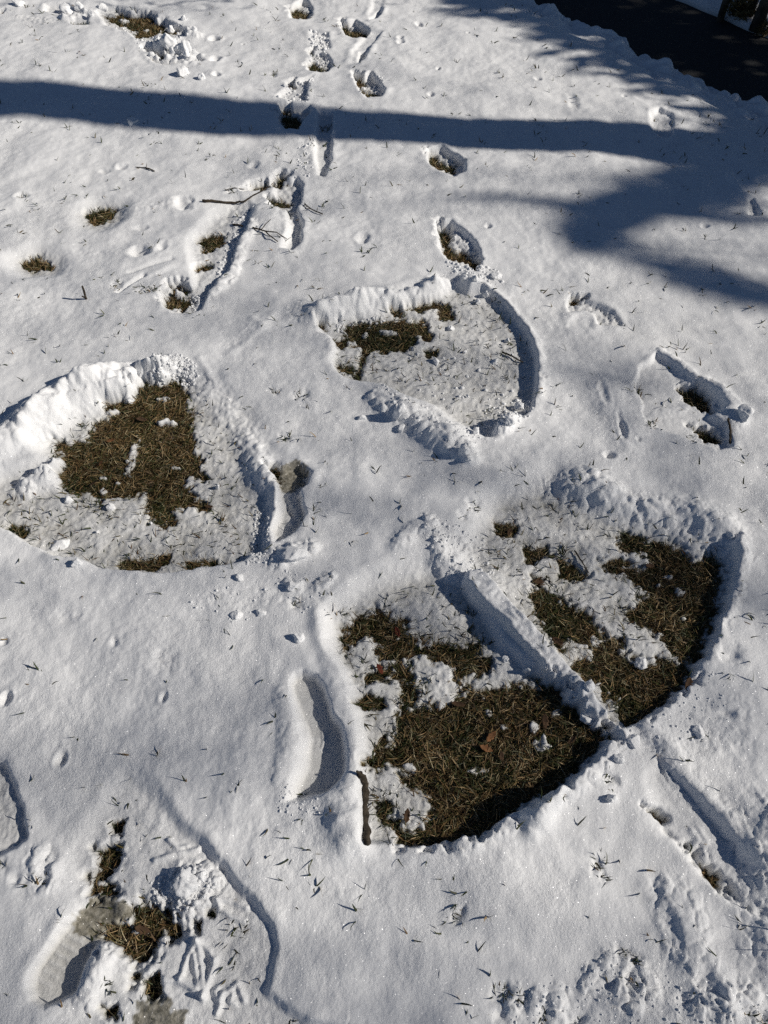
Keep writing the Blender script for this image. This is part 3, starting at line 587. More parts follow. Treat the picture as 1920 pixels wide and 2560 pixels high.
# ------------------------------------------------------------------ materials
def mat(name):
    m = bpy.data.materials.new(name)
    m.use_nodes = True
    n = m.node_tree.nodes; l = m.node_tree.links
    return m, n, l, n['Principled BSDF']
def snow_material():
    m, n, l, b = mat('snow')
    tc = n.new('ShaderNodeTexCoord')
    n1 = n.new('ShaderNodeTexNoise'); n1.inputs['Scale'].default_value = 240; n1.inputs['Detail'].default_value = 4; n1.inputs['Roughness'].default_value = .7
    l.new(tc.outputs['Object'], n1.inputs['Vector'])
    bp = n.new('ShaderNodeBump'); bp.inputs['Distance'].default_value = .003
    nb = n.new('ShaderNodeTexNoise'); nb.inputs['Scale'].default_value = 3.5; nb.inputs['Detail'].default_value = 3
    l.new(tc.outputs['Object'], nb.inputs['Vector'])
    mb = n.new('ShaderNodeMapRange'); mb.inputs[1].default_value = .35; mb.inputs[2].default_value = .65; mb.inputs[3].default_value = .25; mb.inputs[4].default_value = .8
    l.new(nb.outputs['Fac'], mb.inputs[0]); l.new(mb.outputs[0], bp.inputs['Strength'])
    l.new(n1.outputs['Fac'], bp.inputs['Height'])
    at = n.new('ShaderNodeAttribute'); at.attribute_name = 'ice'
    nz = n.new('ShaderNodeTexNoise'); nz.inputs['Scale'].default_value = 120; nz.inputs['Detail'].default_value = 6
    l.new(tc.outputs['Object'], nz.inputs['Vector'])
    rp = n.new('ShaderNodeValToRGB')
    rp.color_ramp.elements[0].position = .34; rp.color_ramp.elements[0].color = (.09, .078, .04, 1)
    rp.color_ramp.elements[1].position = .68; rp.color_ramp.elements[1].color = (.38, .35, .28, 1)
    l.new(nz.outputs['Fac'], rp.inputs['Fac'])
    mx = n.new('ShaderNodeMix'); mx.data_type = 'RGBA'
    fm = n.new('ShaderNodeAttribute'); fm.attribute_name = 'film'
    fx = n.new('ShaderNodeMix'); fx.data_type = 'RGBA'
    fx.inputs[6].default_value = (.875, .878, .885, 1); fx.inputs[7].default_value = (.30, .28, .22, 1)
    fs = n.new('ShaderNodeMath'); fs.operation = 'MULTIPLY'; fs.inputs[1].default_value = .88
    l.new(fm.outputs['Fac'], fs.inputs[0]); l.new(fs.outputs[0], fx.inputs[0]); l.new(fx.outputs[2], mx.inputs[6])
    l.new(at.outputs['Fac'], mx.inputs[0]); l.new(rp.outputs['Color'], mx.inputs[7]); l.new(mx.outputs[2], b.inputs['Base Color'])
    rr = n.new('ShaderNodeMapRange'); rr.inputs[3].default_value = .7; rr.inputs[4].default_value = .3
    l.new(at.outputs['Fac'], rr.inputs[0]); l.new(rr.outputs[0], b.inputs['Roughness'])
    b.inputs['Specular IOR Level'].default_value = .25
    l.new(bp.outputs['Normal'], b.inputs['Normal'])
    # flakes that glint: each small cell mirrors the light its own way
    vo = n.new('ShaderNodeTexVoronoi'); vo.inputs['Scale'].default_value = 800
    l.new(tc.outputs['Object'], vo.inputs['Vector'])
    sb = n.new('ShaderNodeVectorMath'); sb.operation = 'SUBTRACT'; sb.inputs[1].default_value = (.5, .5, .5)
    l.new(vo.outputs['Color'], sb.inputs[0])
    scv = n.new('ShaderNodeVectorMath'); scv.operation = 'SCALE'; scv.inputs['Scale'].default_value = 2.4
    l.new(sb.outputs[0], scv.inputs[0])
    ge = n.new('ShaderNodeNewGeometry')
    ad = n.new('ShaderNodeVectorMath'); ad.operation = 'ADD'
    l.new(ge.outputs['Normal'], ad.inputs[0]); l.new(scv.outputs[0], ad.inputs[1])
    nm = n.new('ShaderNodeVectorMath'); nm.operation = 'NORMALIZE'
    l.new(ad.outputs[0], nm.inputs[0])
    gl = n.new('ShaderNodeBsdfGlossy'); gl.inputs['Roughness'].default_value = .22; gl.inputs['Color'].default_value = (.95, .96, 1, 1)
    l.new(nm.outputs[0], gl.inputs['Normal'])
    ms = n.new('ShaderNodeMixShader'); ms.inputs['Fac'].default_value = .014
    l.new(b.outputs[0], ms.inputs[1]); l.new(gl.outputs[0], ms.inputs[2])
    l.new(ms.outputs[0], n['Material Output'].inputs['Surface'])
    return m
SNOW = snow_material()
def noise_mat(name, c0, c1, scale, rough=.85, bump=.3, dist=.003, detail=6, spec=.3, p0=.35, p1=.65):
    m, n, l, b = mat(name)
    tc = n.new('ShaderNodeTexCoord')
    nz = n.new('ShaderNodeTexNoise'); nz.inputs['Scale'].default_value = scale; nz.inputs['Detail'].default_value = detail
    l.new(tc.outputs['Object'], nz.inputs['Vector'])
    rp = n.new('ShaderNodeValToRGB')
    rp.color_ramp.elements[0].position = p0; rp.color_ramp.elements[0].color = c0 + (1,)
    rp.color_ramp.elements[1].position = p1; rp.color_ramp.elements[1].color = c1 + (1,)
    l.new(nz.outputs['Fac'], rp.inputs['Fac']); l.new(rp.outputs['Color'], b.inputs['Base Color'])
    bp = n.new('ShaderNodeBump'); bp.inputs['Strength'].default_value = bump; bp.inputs['Distance'].default_value = dist
    l.new(nz.outputs['Fac'], bp.inputs['Height']); l.new(bp.outputs['Normal'], b.inputs['Normal'])
    b.inputs['Roughness'].default_value = rough; b.inputs['Specular IOR Level'].default_value = spec
    return m
SOIL = noise_mat('soil', (.008, .007, .004), (.035, .027, .014), 60, bump=.8, dist=.01)
ASPH = noise_mat('asphalt', (.022, .022, .023), (.055, .055, .055), 260, rough=.9, bump=.6, dist=.004, spec=.15)
BARK = noise_mat('twig_bark', (.022, .017, .012), (.085, .066, .046), 90, bump=.6, dist=.002)
TRUNK = noise_mat('trunk_bark', (.03, .024, .018), (.12, .095, .07), 14, bump=.9, dist=.02)
NEEDLE = noise_mat('needles', (.012, .03, .012), (.04, .07, .025), 6, bump=0)
DRYLEAF = noise_mat('dry_foliage', (.06, .05, .02), (.22, .15, .06), 12, bump=0)
LEAFM = [noise_mat('dead_leaf_' + str(k), a, c, 40, bump=.4) for k, (a, c) in enumerate((((.10, .045, .018), (.24, .11, .045)), ((.055, .03, .017), (.13, .075, .04)), ((.12, .025, .015), (.20, .05, .025))))]
def grass_material():
    m, n, l, b = mat('grass_blades')
    at = n.new('ShaderNodeAttribute'); at.attribute_name = 'tint'
    l.new(at.outputs['Color'], b.inputs['Base Color'])
    b.inputs['Roughness'].default_value = .55; b.inputs['Specular IOR Level'].default_value = .3
    return m
GRASS = grass_material()

# ------------------------------------------------------------------ mesh helpers
def mesh_np(name, v, faces, material, smooth=False):
    """faces: one (n, k) array or a list of such arrays"""
    if not isinstance(faces, list):
        faces = [faces]
    me = bpy.data.meshes.new(name)
    nl = sum(f.size for f in faces); nf = sum(len(f) for f in faces)
    me.vertices.add(len(v)); me.loops.add(nl); me.polygons.add(nf)
    me.vertices.foreach_set('co', np.ascontiguousarray(v, dtype=np.float32).ravel())
    me.loops.foreach_set('vertex_index', np.concatenate([f.ravel() for f in faces]).astype(np.int32))
    st = []; a = 0
    for f in faces:
        st.append(np.arange(len(f)) * f.shape[1] + a); a += f.size
    me.polygons.foreach_set('loop_start', np.concatenate(st).astype(np.int32))
    if smooth:
        me.polygons.foreach_set('use_smooth', np.ones(nf, bool))
    me.update(calc_edges=True)
    me.materials.append(material)
    return me
def link(name, data, parent=None, label=None, cat=None, kind=None, group=None):
    o = bpy.data.objects.new(name, data)
    sc.collection.objects.link(o)
    if parent:
        o.parent = parent
    if label: o['label'] = label
    if cat: o['category'] = cat
    if kind: o['kind'] = kind
    if group: o['group'] = group
    return o

# ------------------------------------------------------------------ the ground
def axis_rows():
    ys = [-0.30]
    while ys[-1] < 4.75:
        ys.append(ys[-1] + 0.0022 + 0.00115 * max(ys[-1], 0))
    st = 0.02; up = []; yy = ys[-1]
    while yy < 60:
        yy += st; st *= 1.17; up.append(yy)
    st = 0.01; dn = []; yy = ys[0]
    while yy > -30:
        yy -= st; st *= 1.2; dn.append(yy)
    return np.array(dn[::-1] + ys + up)
def axis_cols():
    us = list(np.linspace(-1.13, 1.13, 660))
    st = 0.006; r = []; u = us[-1]
    while u < 30:
        u += st; st *= 1.2; r.append(u)
    return np.array([-q for q in r[::-1]] + us + r)
YR = axis_rows(); UC = axis_cols()
hw = 0.66 + 0.305 * np.clip(YR, 0, 5.2)
X = (hw[:, None] * UC[None, :]); Y = np.repeat(YR[:, None], len(UC), 1)
x = X.ravel(); y = Y.ravel()
z, thick, icev = snow_height(x, y)
nr, nc = X.shape
idx = np.arange(nr * nc).reshape(nr, nc)
quads = np.stack([idx[:-1, :-1], idx[:-1, 1:], idx[1:, 1:], idx[1:, :-1]], -1).reshape(-1, 4)
# leave out snow that lies wholly below the soil
deep = thick < -0.016
keep = ~(deep[quads].all(1))
me = mesh_np('snow', np.stack([x, y, z], -1), quads[keep], SNOW, smooth=True)
fa = me.attributes.new('film', 'FLOAT', 'POINT')
fa.data.foreach_set('value', np.exp(-np.clip(thick + .001, 0, 1) / .0085).astype(np.float32))
at = me.attributes.new('ice', 'FLOAT', 'POINT')
at.data.foreach_set('value', icev.astype(np.float32))
snow = link('snow', me, kind='structure', label='sunlit snow cover trodden and dug away in patches on the lawn')
# soil under it
sx = np.concatenate([-np.geomspace(60, 3.05, 14), np.linspace(-3, 3.2, 150), np.geomspace(3.3, 60, 14)])
sy = np.concatenate([-np.geomspace(40, 0.55, 12), np.linspace(-0.5, 6, 150), np.geomspace(6.1, 80, 14)])
SXg, SYg = np.meshgrid(sx, sy)
a, b = SXg.ravel(), SYg.ravel()
zs = terrain(a, b) + 0.0025 * perlin(a * 7, b * 7, 50) - 0.003
k = np.arange(a.size).reshape(SXg.shape)
q = np.stack([k[:-1, :-1], k[:-1, 1:], k[1:, 1:], k[1:, :-1]], -1).reshape(-1, 4)
soil = link('ground', mesh_np('ground', np.stack([a, b, zs], -1), q, SOIL, True), kind='structure', label='dark bare soil under the lawn')
# road strip
rv = []
for tt in np.concatenate([-np.geomspace(60, 2, 8), np.linspace(-1.5, 3, 20), np.geomspace(4, 60, 8)]):
    for s in np.linspace(-0.28, ROADW + 0.22, 9):
        px_ = RN[0][0] + _rd[0] * tt + _rnrm[0] * s; py_ = RN[0][1] + _rd[1] * tt + _rnrm[1] * s
        rv.append((px_, py_, -0.094))
nrw = len(rv) // 9
k = np.arange(len(rv)).reshape(nrw, 9)
q = np.stack([k[:-1, :-1], k[:-1, 1:], k[1:, 1:], k[1:, :-1]], -1).reshape(-1, 4)
road = link('road', mesh_np('road', np.array(rv), q, ASPH), kind='structure', label='dark asphalt road beyond the ploughed snow edge')

# ------------------------------------------------------------------ grass
rng = np.random.default_rng(11)
PALETTE = np.array([(.030, .042, .012), (.055, .062, .018), (.115, .092, .034), (.31, .215, .105), (.20, .125, .055), (.10, .058, .026), (.46, .39, .24)])
def blades(name, pts, length, lean, colmix, label, width=.0011, kind='stuff', cat='grass', z_off=None):
    """pts: (n, 3) roots. length, lean: (n,) arrays. A blade is a bent tapering ribbon."""
    n = len(pts)
    if n == 0:
        return None
    az = rng.uniform(0, 2 * np.pi, n); bend = rng.uniform(-.4, .9, n); curl = rng.normal(0, .5, n)
    SEG = 3
    P0 = pts.copy(); V = np.zeros((n, 2 * SEG + 1, 3))
    wdt = width * rng.uniform(.6, 1.35, n) * np.where(colmix == 6, .65, 1.0)
    el = lean.copy(); a = az.copy()
    face = rng.uniform(0, np.pi, n)
    for s in range(SEG + 1):
        d = np.stack([np.cos(el) * np.cos(a), np.cos(el) * np.sin(a), np.sin(el)], -1)
        side = np.stack([-np.sin(a), np.cos(a), np.zeros(n)], -1)
        upv = np.cross(d, side)
        sv = side * np.cos(face)[:, None] * 1.0 + upv * np.sin(face)[:, None]
        w = wdt * (1.0, 0.95, .7, 0)[s]
        if s < SEG:
            V[:, 2 * s] = P0 - sv * w[:, None]; V[:, 2 * s + 1] = P0 + sv * w[:, None]
        else:
            V[:, 2 * SEG] = P0
        P0 = P0 + d * (length / SEG)[:, None]
        el = el - bend * .45; a = a + curl * .5
        if z_off is not None:
            el = np.where(P0[:, 2] < z_off, np.abs(el) * .4 + .1, el)
    base = (np.arange(n) * (2 * SEG + 1))[:, None]
    qs = np.concatenate([base + np.array([[0, 1, 3, 2]]), base + np.array([[2, 3, 5, 4]])], 0)
    ts = base + np.array([[4, 5, 6]])
    me = mesh_np(name, V.reshape(-1, 3), [qs, ts], GRASS)
    ca = me.attributes.new('tint', 'FLOAT_COLOR', 'POINT')
    c = PALETTE[colmix] * rng.uniform(.6, 1.25, (n, 1))
    c4 = np.concatenate([np.repeat(c[:, None, :], 2 * SEG + 1, 1), np.ones((n, 2 * SEG + 1, 1))], -1)
    ca.data.foreach_set('color', c4.astype(np.float32).ravel())
    o = link(name, me, label=label, cat=None, kind=kind)
    if cat: o['category'] = cat
    return o
def pick_colours(x, y, green=0.0):
    n = len(x)
    g = 0.33 + 0.9 * perlin(x * 7, y * 7, 60) + 0.35 * perlin(x * 22, y * 22, 61) + green
    r = rng.uniform(0, 1, n)
    grn = rng.choice([0, 1, 2, 3, 4, 6], n, p=[.36, .28, .16, .09, .05, .06])
    brn = rng.choice([1, 2, 3, 4, 5, 6], n, p=[.12, .16, .24, .20, .14, .14])
    return np.where(r < np.clip(g, .12, .9), grn, brn)
def turf(poly, dens, label, green=0.0, tall=1.0):
    xs = [p[0] for p in poly]; ys = [p[1] for p in poly]
    A = (max(xs) - min(xs)) * (max(ys) - min(ys))
    n = int(A * dens)
    gx = rng.uniform(min(xs), max(xs), n); gy = rng.uniform(min(ys), max(ys), n)
    sd, _ = poly_sd(gx, gy, poly)
    k = sd < 0.01
    gx, gy = gx[k], gy[k]
    zz, tt, ii = snow_height(gx, gy)
    r = rng.uniform(0, 1, len(gx))
    clump = perlin(gx * 26, gy * 26, 62)
    bareg = tt < 0.0015
    thin = (tt >= 0.0015) & (tt < 0.018) & (r < 0.017 + 0.085 * np.clip(clump, 0, 1) + .30 * (tt < .006) * (tt < .006 * (.4 + clump)))
    k = (bareg & (r < .97)) | thin
    gx, gy, tt, thin = gx[k], gy[k], tt[k], thin[k]
    n = len(gx)
    z0 = terrain(gx, gy) - .002 + np.where(thin, np.maximum(tt - .004, 0), 0)
    L = np.where(thin, rng.uniform(.014, .036, n), rng.uniform(.016, .042, n))
    lean = np.where(thin, rng.uniform(.2, 1.2, n), np.abs(rng.normal(.2, .28, n)) + .05)
    L = L * tall; lean = lean * tall
    return blades('grass', np.stack([gx, gy, z0], -1), L, lean, np.where(thin, rng.choice([0, 0, 1, 2, 5], n), pick_colours(gx, gy, green)), label, width=np.where(thin, .0016, .00085), z_off=.002)
DENS = 88000
turf(CUTS[0][0], DENS, 'brown and green matted turf bared in the dug patch at the left edge', -.05)
turf(PL('D', [(100, 200), (1560, 100), (1560, 1150), (1000, 1130), (100, 760)]), DENS * .8, 'green turf bared in the oval dug patch in the upper middle', .25)
turf(CUTS[2][0], DENS, 'olive and straw turf bared in the dug patch at the right', .05)
turf(CUTS[3][0], DENS, 'dark matted turf bared in the largest dug patch at lower middle', -.02)
turf(PL('7', [(350, 180), (1100, 180), (1100, 1150), (380, 1150)]), DENS, 'mossy turf showing in the trodden hollow at bottom left', .1, .95)
def turf_multi(polys, dens, label, green=0.1):
    P3 = []; 
    for poly in polys:
        xs = [p[0] for p in poly]; ys = [p[1] for p in poly]
        m = .01
        n = int((max(xs) - min(xs) + 2 * m) * (max(ys) - min(ys) + 2 * m) * dens)
        P3.append(np.stack([rng.uniform(min(xs) - m, max(xs) + m, n), rng.uniform(min(ys) - m, max(ys) + m, n)], -1))
    q = np.concatenate(P3); gx, gy = q[:, 0], q[:, 1]
    zz, tt, ii = snow_height(gx, gy)
    r = rng.uniform(0, 1, len(gx))
    k = (tt < .002) | ((tt < .02) & (r < .05)) | (r < .006)
    gx, gy, tt = gx[k], gy[k], tt[k]
    n = len(gx)
    z0 = terrain(gx, gy) - .002 + np.maximum(tt - .006, 0)
    up = tt > .002
    L = np.where(up, rng.uniform(.012, .03, n), rng.uniform(.014, .036, n))
    lean = np.where(up, rng.uniform(.2, 1.1, n), np.abs(rng.normal(.3, .3, n)) + .08)
    return blades('grass', np.stack([gx, gy, z0], -1), L, lean, pick_colours(gx, gy, green), label, z_off=.002)
def in_any(c, boxes):
    return any(b[0] < c[0] < b[1] and b[2] < c[1] < b[3] for b in boxes)
main_boxes = []
for poly in (CUTS[0][0], CUTS[1][0], CUTS[2][0], CUTS[3][0], PL('7', [(350, 180), (1100, 180), (1100, 1150), (380, 1150)])):
    main_boxes.append(poly)
rest = []
for poly, dep in BARE:
    c = np.mean([p[:2] for p in poly], 0)
    if not any(poly_sd(np.array([c[0]]), np.array([c[1]]), mb)[0][0] < 0 for mb in main_boxes):
        rest.append(poly)
far = [p for p in rest if np.mean([q[1] for q in p]) > 1.75]
nearp = [p for p in rest if np.mean([q[1] for q in p]) <= 1.75]
turf_multi(far, DENS * .8, 'turf showing in the footprints and holes of the upper snowfield')
turf_multi(nearp, DENS * .9, 'grass tufts showing through the trodden snow of the foreground')
# single blades that stick out of the snow everywhere
n = 40000
u = rng.uniform(-1.05, 1.05, n); gy = rng.uniform(0, 1, n) ** .8 * 4.6
gx = u * (0.66 + .305 * gy)
zz, tt, ii = snow_height(gx, gy)
cl = perlin(gx * 6, gy * 6, 63) + .8 * perlin(gx * 21, gy * 21, 64) + .5 * perlin(gx * 1.5, gy * 1.5, 65)
k = (tt > .012) & (tt < .075) & (rng.uniform(0, 1, n) < np.clip(.022 + .30 * np.clip(cl - .2, 0, 1), 0, 1) * (1 - .1 * gy)) & (road_s(gx, gy) < -.2)
gx, gy, zz = gx[k], gy[k], zz[k]
# each root brings one to four blades
rep = rng.choice([1, 1, 1, 2, 3], len(gx))
gx = np.repeat(gx, rep) + rng.normal(0, .004, rep.sum()); gy = np.repeat(gy, rep) + rng.normal(0, .004, rep.sum())
zz, tt, ii = snow_height(gx, gy)
n = len(gx)
blades('grass', np.stack([gx, gy, zz - .003], -1), rng.uniform(.010, .034, n), rng.uniform(.2, 1.2, n), rng.choice([0, 1, 2, 3, 4], n, p=[.56, .24, .10, .05, .05]), 'single grass blades poking out of the snow all over', width=.0016 + .0001 * gy)
q = []
for poly, dep in TUFTS:
    xs = [p[0] for p in poly]; ys = [p[1] for p in poly]
    nn = int(10 + 26000 * (max(xs) - min(xs)) * (max(ys) - min(ys)))
    q.append(np.stack([rng.uniform(min(xs), max(xs), nn), rng.uniform(min(ys), max(ys), nn)], -1))
q = np.concatenate(q); gx, gy = q[:, 0], q[:, 1]
zz, tt, ii = snow_height(gx, gy); n = len(gx)
blades('grass', np.stack([gx, gy, zz - .004], -1), rng.uniform(.008, .026, n), rng.uniform(.15, 1.0, n), rng.choice([0, 1, 2, 3, 4], n, p=[.50, .24, .14, .07, .05]), 'small grass tufts pushing up through the snow', width=.0015)

# ------------------------------------------------------------------ tubes: twigs, stems, trunks
def tube(pts, radii, sides=8, jitter=0.0, seed=0):
    rr = random.Random(seed)
    pts = [Vector(p) for p in pts]
    V = []; F = []
    ax = (pts[-1] - pts[0]).normalized()
    up = Vector((0, 0, 1)) if abs(ax.z) < .8 else Vector((0, 1, 0))
    for i, p in enumerate(pts):
        d = (pts[min(i + 1, len(pts) - 1)] - pts[max(i - 1, 0)]).normalized()
        s = d.cross(up)
        if s.length < 1e-3:
            s = d.cross(Vector((1, 0, 0)))
        s.normalize(); t = s.cross(d)
        for k in range(sides):
            a = 2 * math.pi * k / sides
            r = radii[i] * (1 + rr.uniform(-jitter, jitter))
            V.append(p + s * (r * math.cos(a)) + t * (r * math.sin(a)))
    for i in range(len(pts) - 1):
        for k in range(sides):
            F.append((i * sides + k, i * sides + (k + 1) % sides, (i + 1) * sides + (k + 1) % sides, (i + 1) * sides + k))
    F.append(tuple(range(sides))[::-1]); F.append(tuple(range((len(pts) - 1) * sides, len(pts) * sides)))
    return V, F
def tube_mesh(name, parts, material, sides=8, jitter=.12):
    V = []; F = []
    for i, (pts, rad) in enumerate(parts):
        v, f = tube(pts, rad, sides, jitter, i)
        o = len(V); V += v; F += [tuple(q + o for q in g) for g in f]
    me = bpy.data.meshes.new(name)
    me.from_pydata([tuple(v) for v in V], [], F)
    for p_ in me.polygons:
        p_.use_smooth = True
    me.materials.append(material)
    return me
def hs(x, y):
    return float(snow_height(np.array([x]), np.array([y]))[0][0])
def surf(t, px, py, lift=0.0):
    """the point of the snow surface that a pixel shows"""
    zz = .04
    for _ in range(6):
        q = P(t, px, py, zz)
        zz = .5 * zz + .5 * max(hs(q[0], q[1]), 0.0)
    return (q[0], q[1], zz + lift)
def resample(pts, n):
    pts = [Vector(p) for p in pts]
    out = []
    for a, b in zip(pts[:-1], pts[1:]):
        for k in range(n):
            out.append(a.lerp(b, k / n))
    return out + [pts[-1]]
def twig(t, branches, label, group=None):
    """branches: list of (pixel points with lift, start radius, end radius); the first is the stem"""
    stem = None
    for bi, (pp, r0, r1) in enumerate(branches):
        pts = resample([surf(t, a, b, l) for a, b, l in pp], 5)
        n = len(pts)
        rad = [r0 + (r1 - r0) * i / (n - 1) for i in range(n)]
        rad = [r * (1.08 if i % 7 == 3 else 1) for i, r in enumerate(rad)]
        rj = random.Random(bi + int(pp[0][0]))
        pts = [p + Vector((rj.uniform(-1, 1), rj.uniform(-1, 1), rj.uniform(-.5, .5))) * r0 * .4 for p in pts]
        me = tube_mesh('twig', [(pts, rad)], BARK, 7, .07)
        if bi == 0:
            stem = link('twig', me, label=label, cat='twig', group=group)
        else:
            link('side_shoot', me, parent=stem)
    return stem
twig('H', [([(350, 348, .004), (430, 352, .006), (600, 368, .006), (700, 355, .006), (780, 305, .006), (920, 232, .006)], .0052, .0018), ([(545, 258, .004), (620, 240, .005), (700, 232, .004)], .0018, .001)], 'longest twig, lying grey-brown on the snow left of the double footprint')
twig('H', [([(770, 565, .003), (870, 605, .008), (920, 650, .008), (980, 690, .006)], .0028, .0016), ([(870, 605, .008), (970, 630, .014), (1055, 680, .012)], .0022, .0013), ([(840, 595, .006), (885, 560, .016), (925, 533, .02)], .0016, .001)], 'three-pronged thin twig standing on the untrodden snow hump')
twig('H', [([(600, 540, .002), (640, 545, .005), (690, 556, .004)], .0034, .0026)], 'short stub of twig in the rough trail below the longest twig')
twig('H', [([(1200, 375, .006), (1250, 415, .006), (1300, 440, .006), (1348, 456, .004)], .0018, .002), ([(1250, 415, .006), (1205, 425, .010)], .0014, .001), ([(1300, 440, .006), (1310, 425, .014)], .0012, .0008)], 'small forked twig lying right of the double footprint')
twig('1', [([(630, 728, .003), (650, 735, .004), (668, 742, .003)], .0028, .002), ([(585, 722, .001), (630, 728, .003)], .0009, .0018)], 'dark crumb of twig alone on the snow below the trunk shadow')
twig('F', [([(362, 755, .008), (392, 800, .008), (385, 880, .008), (390, 960, .008), (398, 1042, .008)], .0062, .0072), ([(372, 770, .010), (352, 752, .016)], .004, .002)], 'thick curved stick lying along the left edge of the largest patch')
twig('4', [([(1480, 715, .012), (1490, 760, .008), (1492, 815, .006)], .0028, .003)], 'short dark stick at the right end of the icy boot print')
twig('D', [([(1300, 612, .005), (1360, 640, .007), (1425, 675, .005)], .0028, .002)], 'thin stick at the right side of the oval dug patch')
twig('E', [([(735, 435, .004), (770, 490, .006), (800, 540, .004)], .002, .0014), ([(770, 490, .006), (785, 480, .012)], .0012, .0008)], 'thin dark twig on snow in the middle of the right dug patch')
# upright twig
q = surf('3', 372, 186)
st = link('twig', tube_mesh('twig', [([(q[0], q[1], q[2] - .01), (q[0] + .001, q[1], q[2] + .015), (q[0] + .004, q[1] - .002, q[2] + .032), (q[0] + .004, q[1], q[2] + .05)], [.0035, .0032, .0034, .0028])], BARK, 7), label='stub of twig standing upright in smooth snow at the left', cat='twig')
link('side_shoot', tube_mesh('side_shoot', [([(q[0], q[1], q[2] + .004), (q[0] - .008, q[1] - .003, q[2] + .014)], [.0028, .002])], BARK, 6), parent=st)

# ------------------------------------------------------------------ dead leaves
def leaf(t, px, py, size, m, label, seed):
    rr = random.Random(seed)
    size = size * .8
    q = surf(t, px, py, .0)
    n = 9; V = []; F = []
    wid = [0.05, .35, .62, .45, .8, .5, .6, .3, .02]
    a = rr.uniform(0, 6.28); cu = rr.uniform(.3, .9); tl = rr.uniform(-.15, .3)
    for i in range(n):
        s = (i / (n - 1) - .5)
        for k, f in enumerate((-1, -.5, 0, .5, 1)):
            w = wid[i] * .5 * f * rr.uniform(.85, 1.15)
            V.append(Vector((s * size * 1.5, w * size, cu * size * (w * w * 1.4 + s * s * .7) + tl * s * size * .5 + rr.uniform(-.02, .02) * size)))
    for i in range(n - 1):
        for k in range(4):
            F.append((i * 5 + k, i * 5 + k + 1, i * 5 + 6 + k, i * 5 + 5 + k))
    R = Matrix.Rotation(a, 4, 'Z')
    me = bpy.data.meshes.new('dead_leaf')
    me.from_pydata([tuple(R @ v) for v in V], [], F)
    for p_ in me.polygons: p_.use_smooth = True
    me.materials.append(LEAFM[m])
    o = link('dead_leaf', me, label=label, cat='leaf', group='dead leaves on the bared turf')
    o.location = (q[0], q[1], max(q[2], .004) + .005)
    o.rotation_euler = (rr.uniform(-.35, .35), rr.uniform(-.35, .35), 0)
    md = o.modifiers.new('thickness', 'SOLIDIFY'); md.thickness = .0006
    return o
leaf('F', 905, 605, .026, 0, 'bright orange-brown leaf in the middle of the largest patch', 1)
leaf('F', 885, 655, .026, 0, 'orange-brown leaf just below the brightest leaf of the largest patch', 2)
leaf('F', 950, 685, .018, 1, 'small brown leaf scrap right below the orange leaves in the largest patch', 3)
leaf('F', 1130, 540, .028, 1, 'pale brown leaf near the right corner of the largest patch', 4)
leaf('F', 1240, 620, .020, 1, 'brown leaf nearest the shaded lower edge of the largest patch', 5)
leaf('F', 520, 172, .022, 2, 'dark red leaf at the top tuft of the largest patch', 6)
leaf('F', 447, 325, .022, 2, 'rust red leaf on snow at the left of the largest patch', 7)
leaf('F', 560, 930, .024, 1, 'dark brown leaf on the snow beside the thick curved stick', 8)
leaf('F', 770, 472, .026, 1, 'curled brown leaf at the upper rim of the big bare turf', 9)
leaf('C', 640, 592, .022, 0, 'orange leaf in the upper middle of the left patch', 10)
leaf('C', 820, 470, .030, 1, 'broad brown leaf near the top of the left patch', 11)
leaf('C', 1208, 970, .020, 1, 'brown leaf at the lower right of the left patch', 12)
leaf('C', 585, 722, .018, 0, 'tan leaf in the lower left of the left patch turf', 13)
leaf('C', 545, 838, .022, 1, 'brown leaf at the lower rim of the left patch turf', 14)
leaf('E', 560, 588, .024, 1, 'brown leaf at the upper left of the right patch', 15)
leaf('E', 652, 872, .030, 1, 'broad dark leaf tucked against the long snow ridge', 16)
leaf('E', 1090, 512, .022, 1, 'brown leaf among olive turf of the right patch', 17)
leaf('E', 425, 352, .022, 1, 'brown leaf in the small bare spot above the ridge head', 18)
leaf('E', 1275, 1075, .030, 1, 'dark dirt clump, shaped as a crumpled leaf, at the lower right rim of the right patch', 19)  # dirt clump, built with the leaf mesh
leaf('A', 550, 368, .016, 2, 'tiny red-brown leaf alone on the upper left snow', 20)
leaf('A', 960, 215, .020, 0, 'orange-brown leaf in the bared hole at the top left', 21)
leaf('7', 620, 700, .026, 1, 'wet brown leaf under slush in the trodden hollow', 22)

# ------------------------------------------------------------------ loose lumps of snow
def chunk_mesh(seed, facets=6, rough_=.16, size=(1, 1, 1)):
    rr = random.Random(seed)
    bm = bmesh.new()
    bmesh.ops.create_icosphere(bm, subdivisions=4, radius=1.0)
    planes = []
    for k in range(facets):
        v = Vector((rr.gauss(0, 1), rr.gauss(0, 1), rr.gauss(0, 1))).normalized()
        planes.append((v, rr.uniform(.5, .8)))
    from mathutils import noise
    off = Vector((rr.uniform(0, 50), rr.uniform(0, 50), rr.uniform(0, 50)))
    for v in bm.verts:
        p = v.co.copy()
        for nrm, d in planes:
            e = p.dot(nrm)
            if e > d:
                p -= nrm * (e - d) * .96
        nn = noise.noise(p * 1.8 + off) * rough_ + noise.noise(p * 4.5 + off) * rough_ * .5 + noise.noise(p * 11 + off) * rough_ * .22
        v.co = p * (1 + nn)
        v.co = Vector((v.co.x * size[0], v.co.y * size[1], v.co.z * size[2]))
    me = bpy.data.meshes.new('snow_chunk')
    bm.to_mesh(me); bm.free()
    for p_ in me.polygons: p_.use_smooth = True
    me.materials.append(SNOW)
    return me
NCH = 0
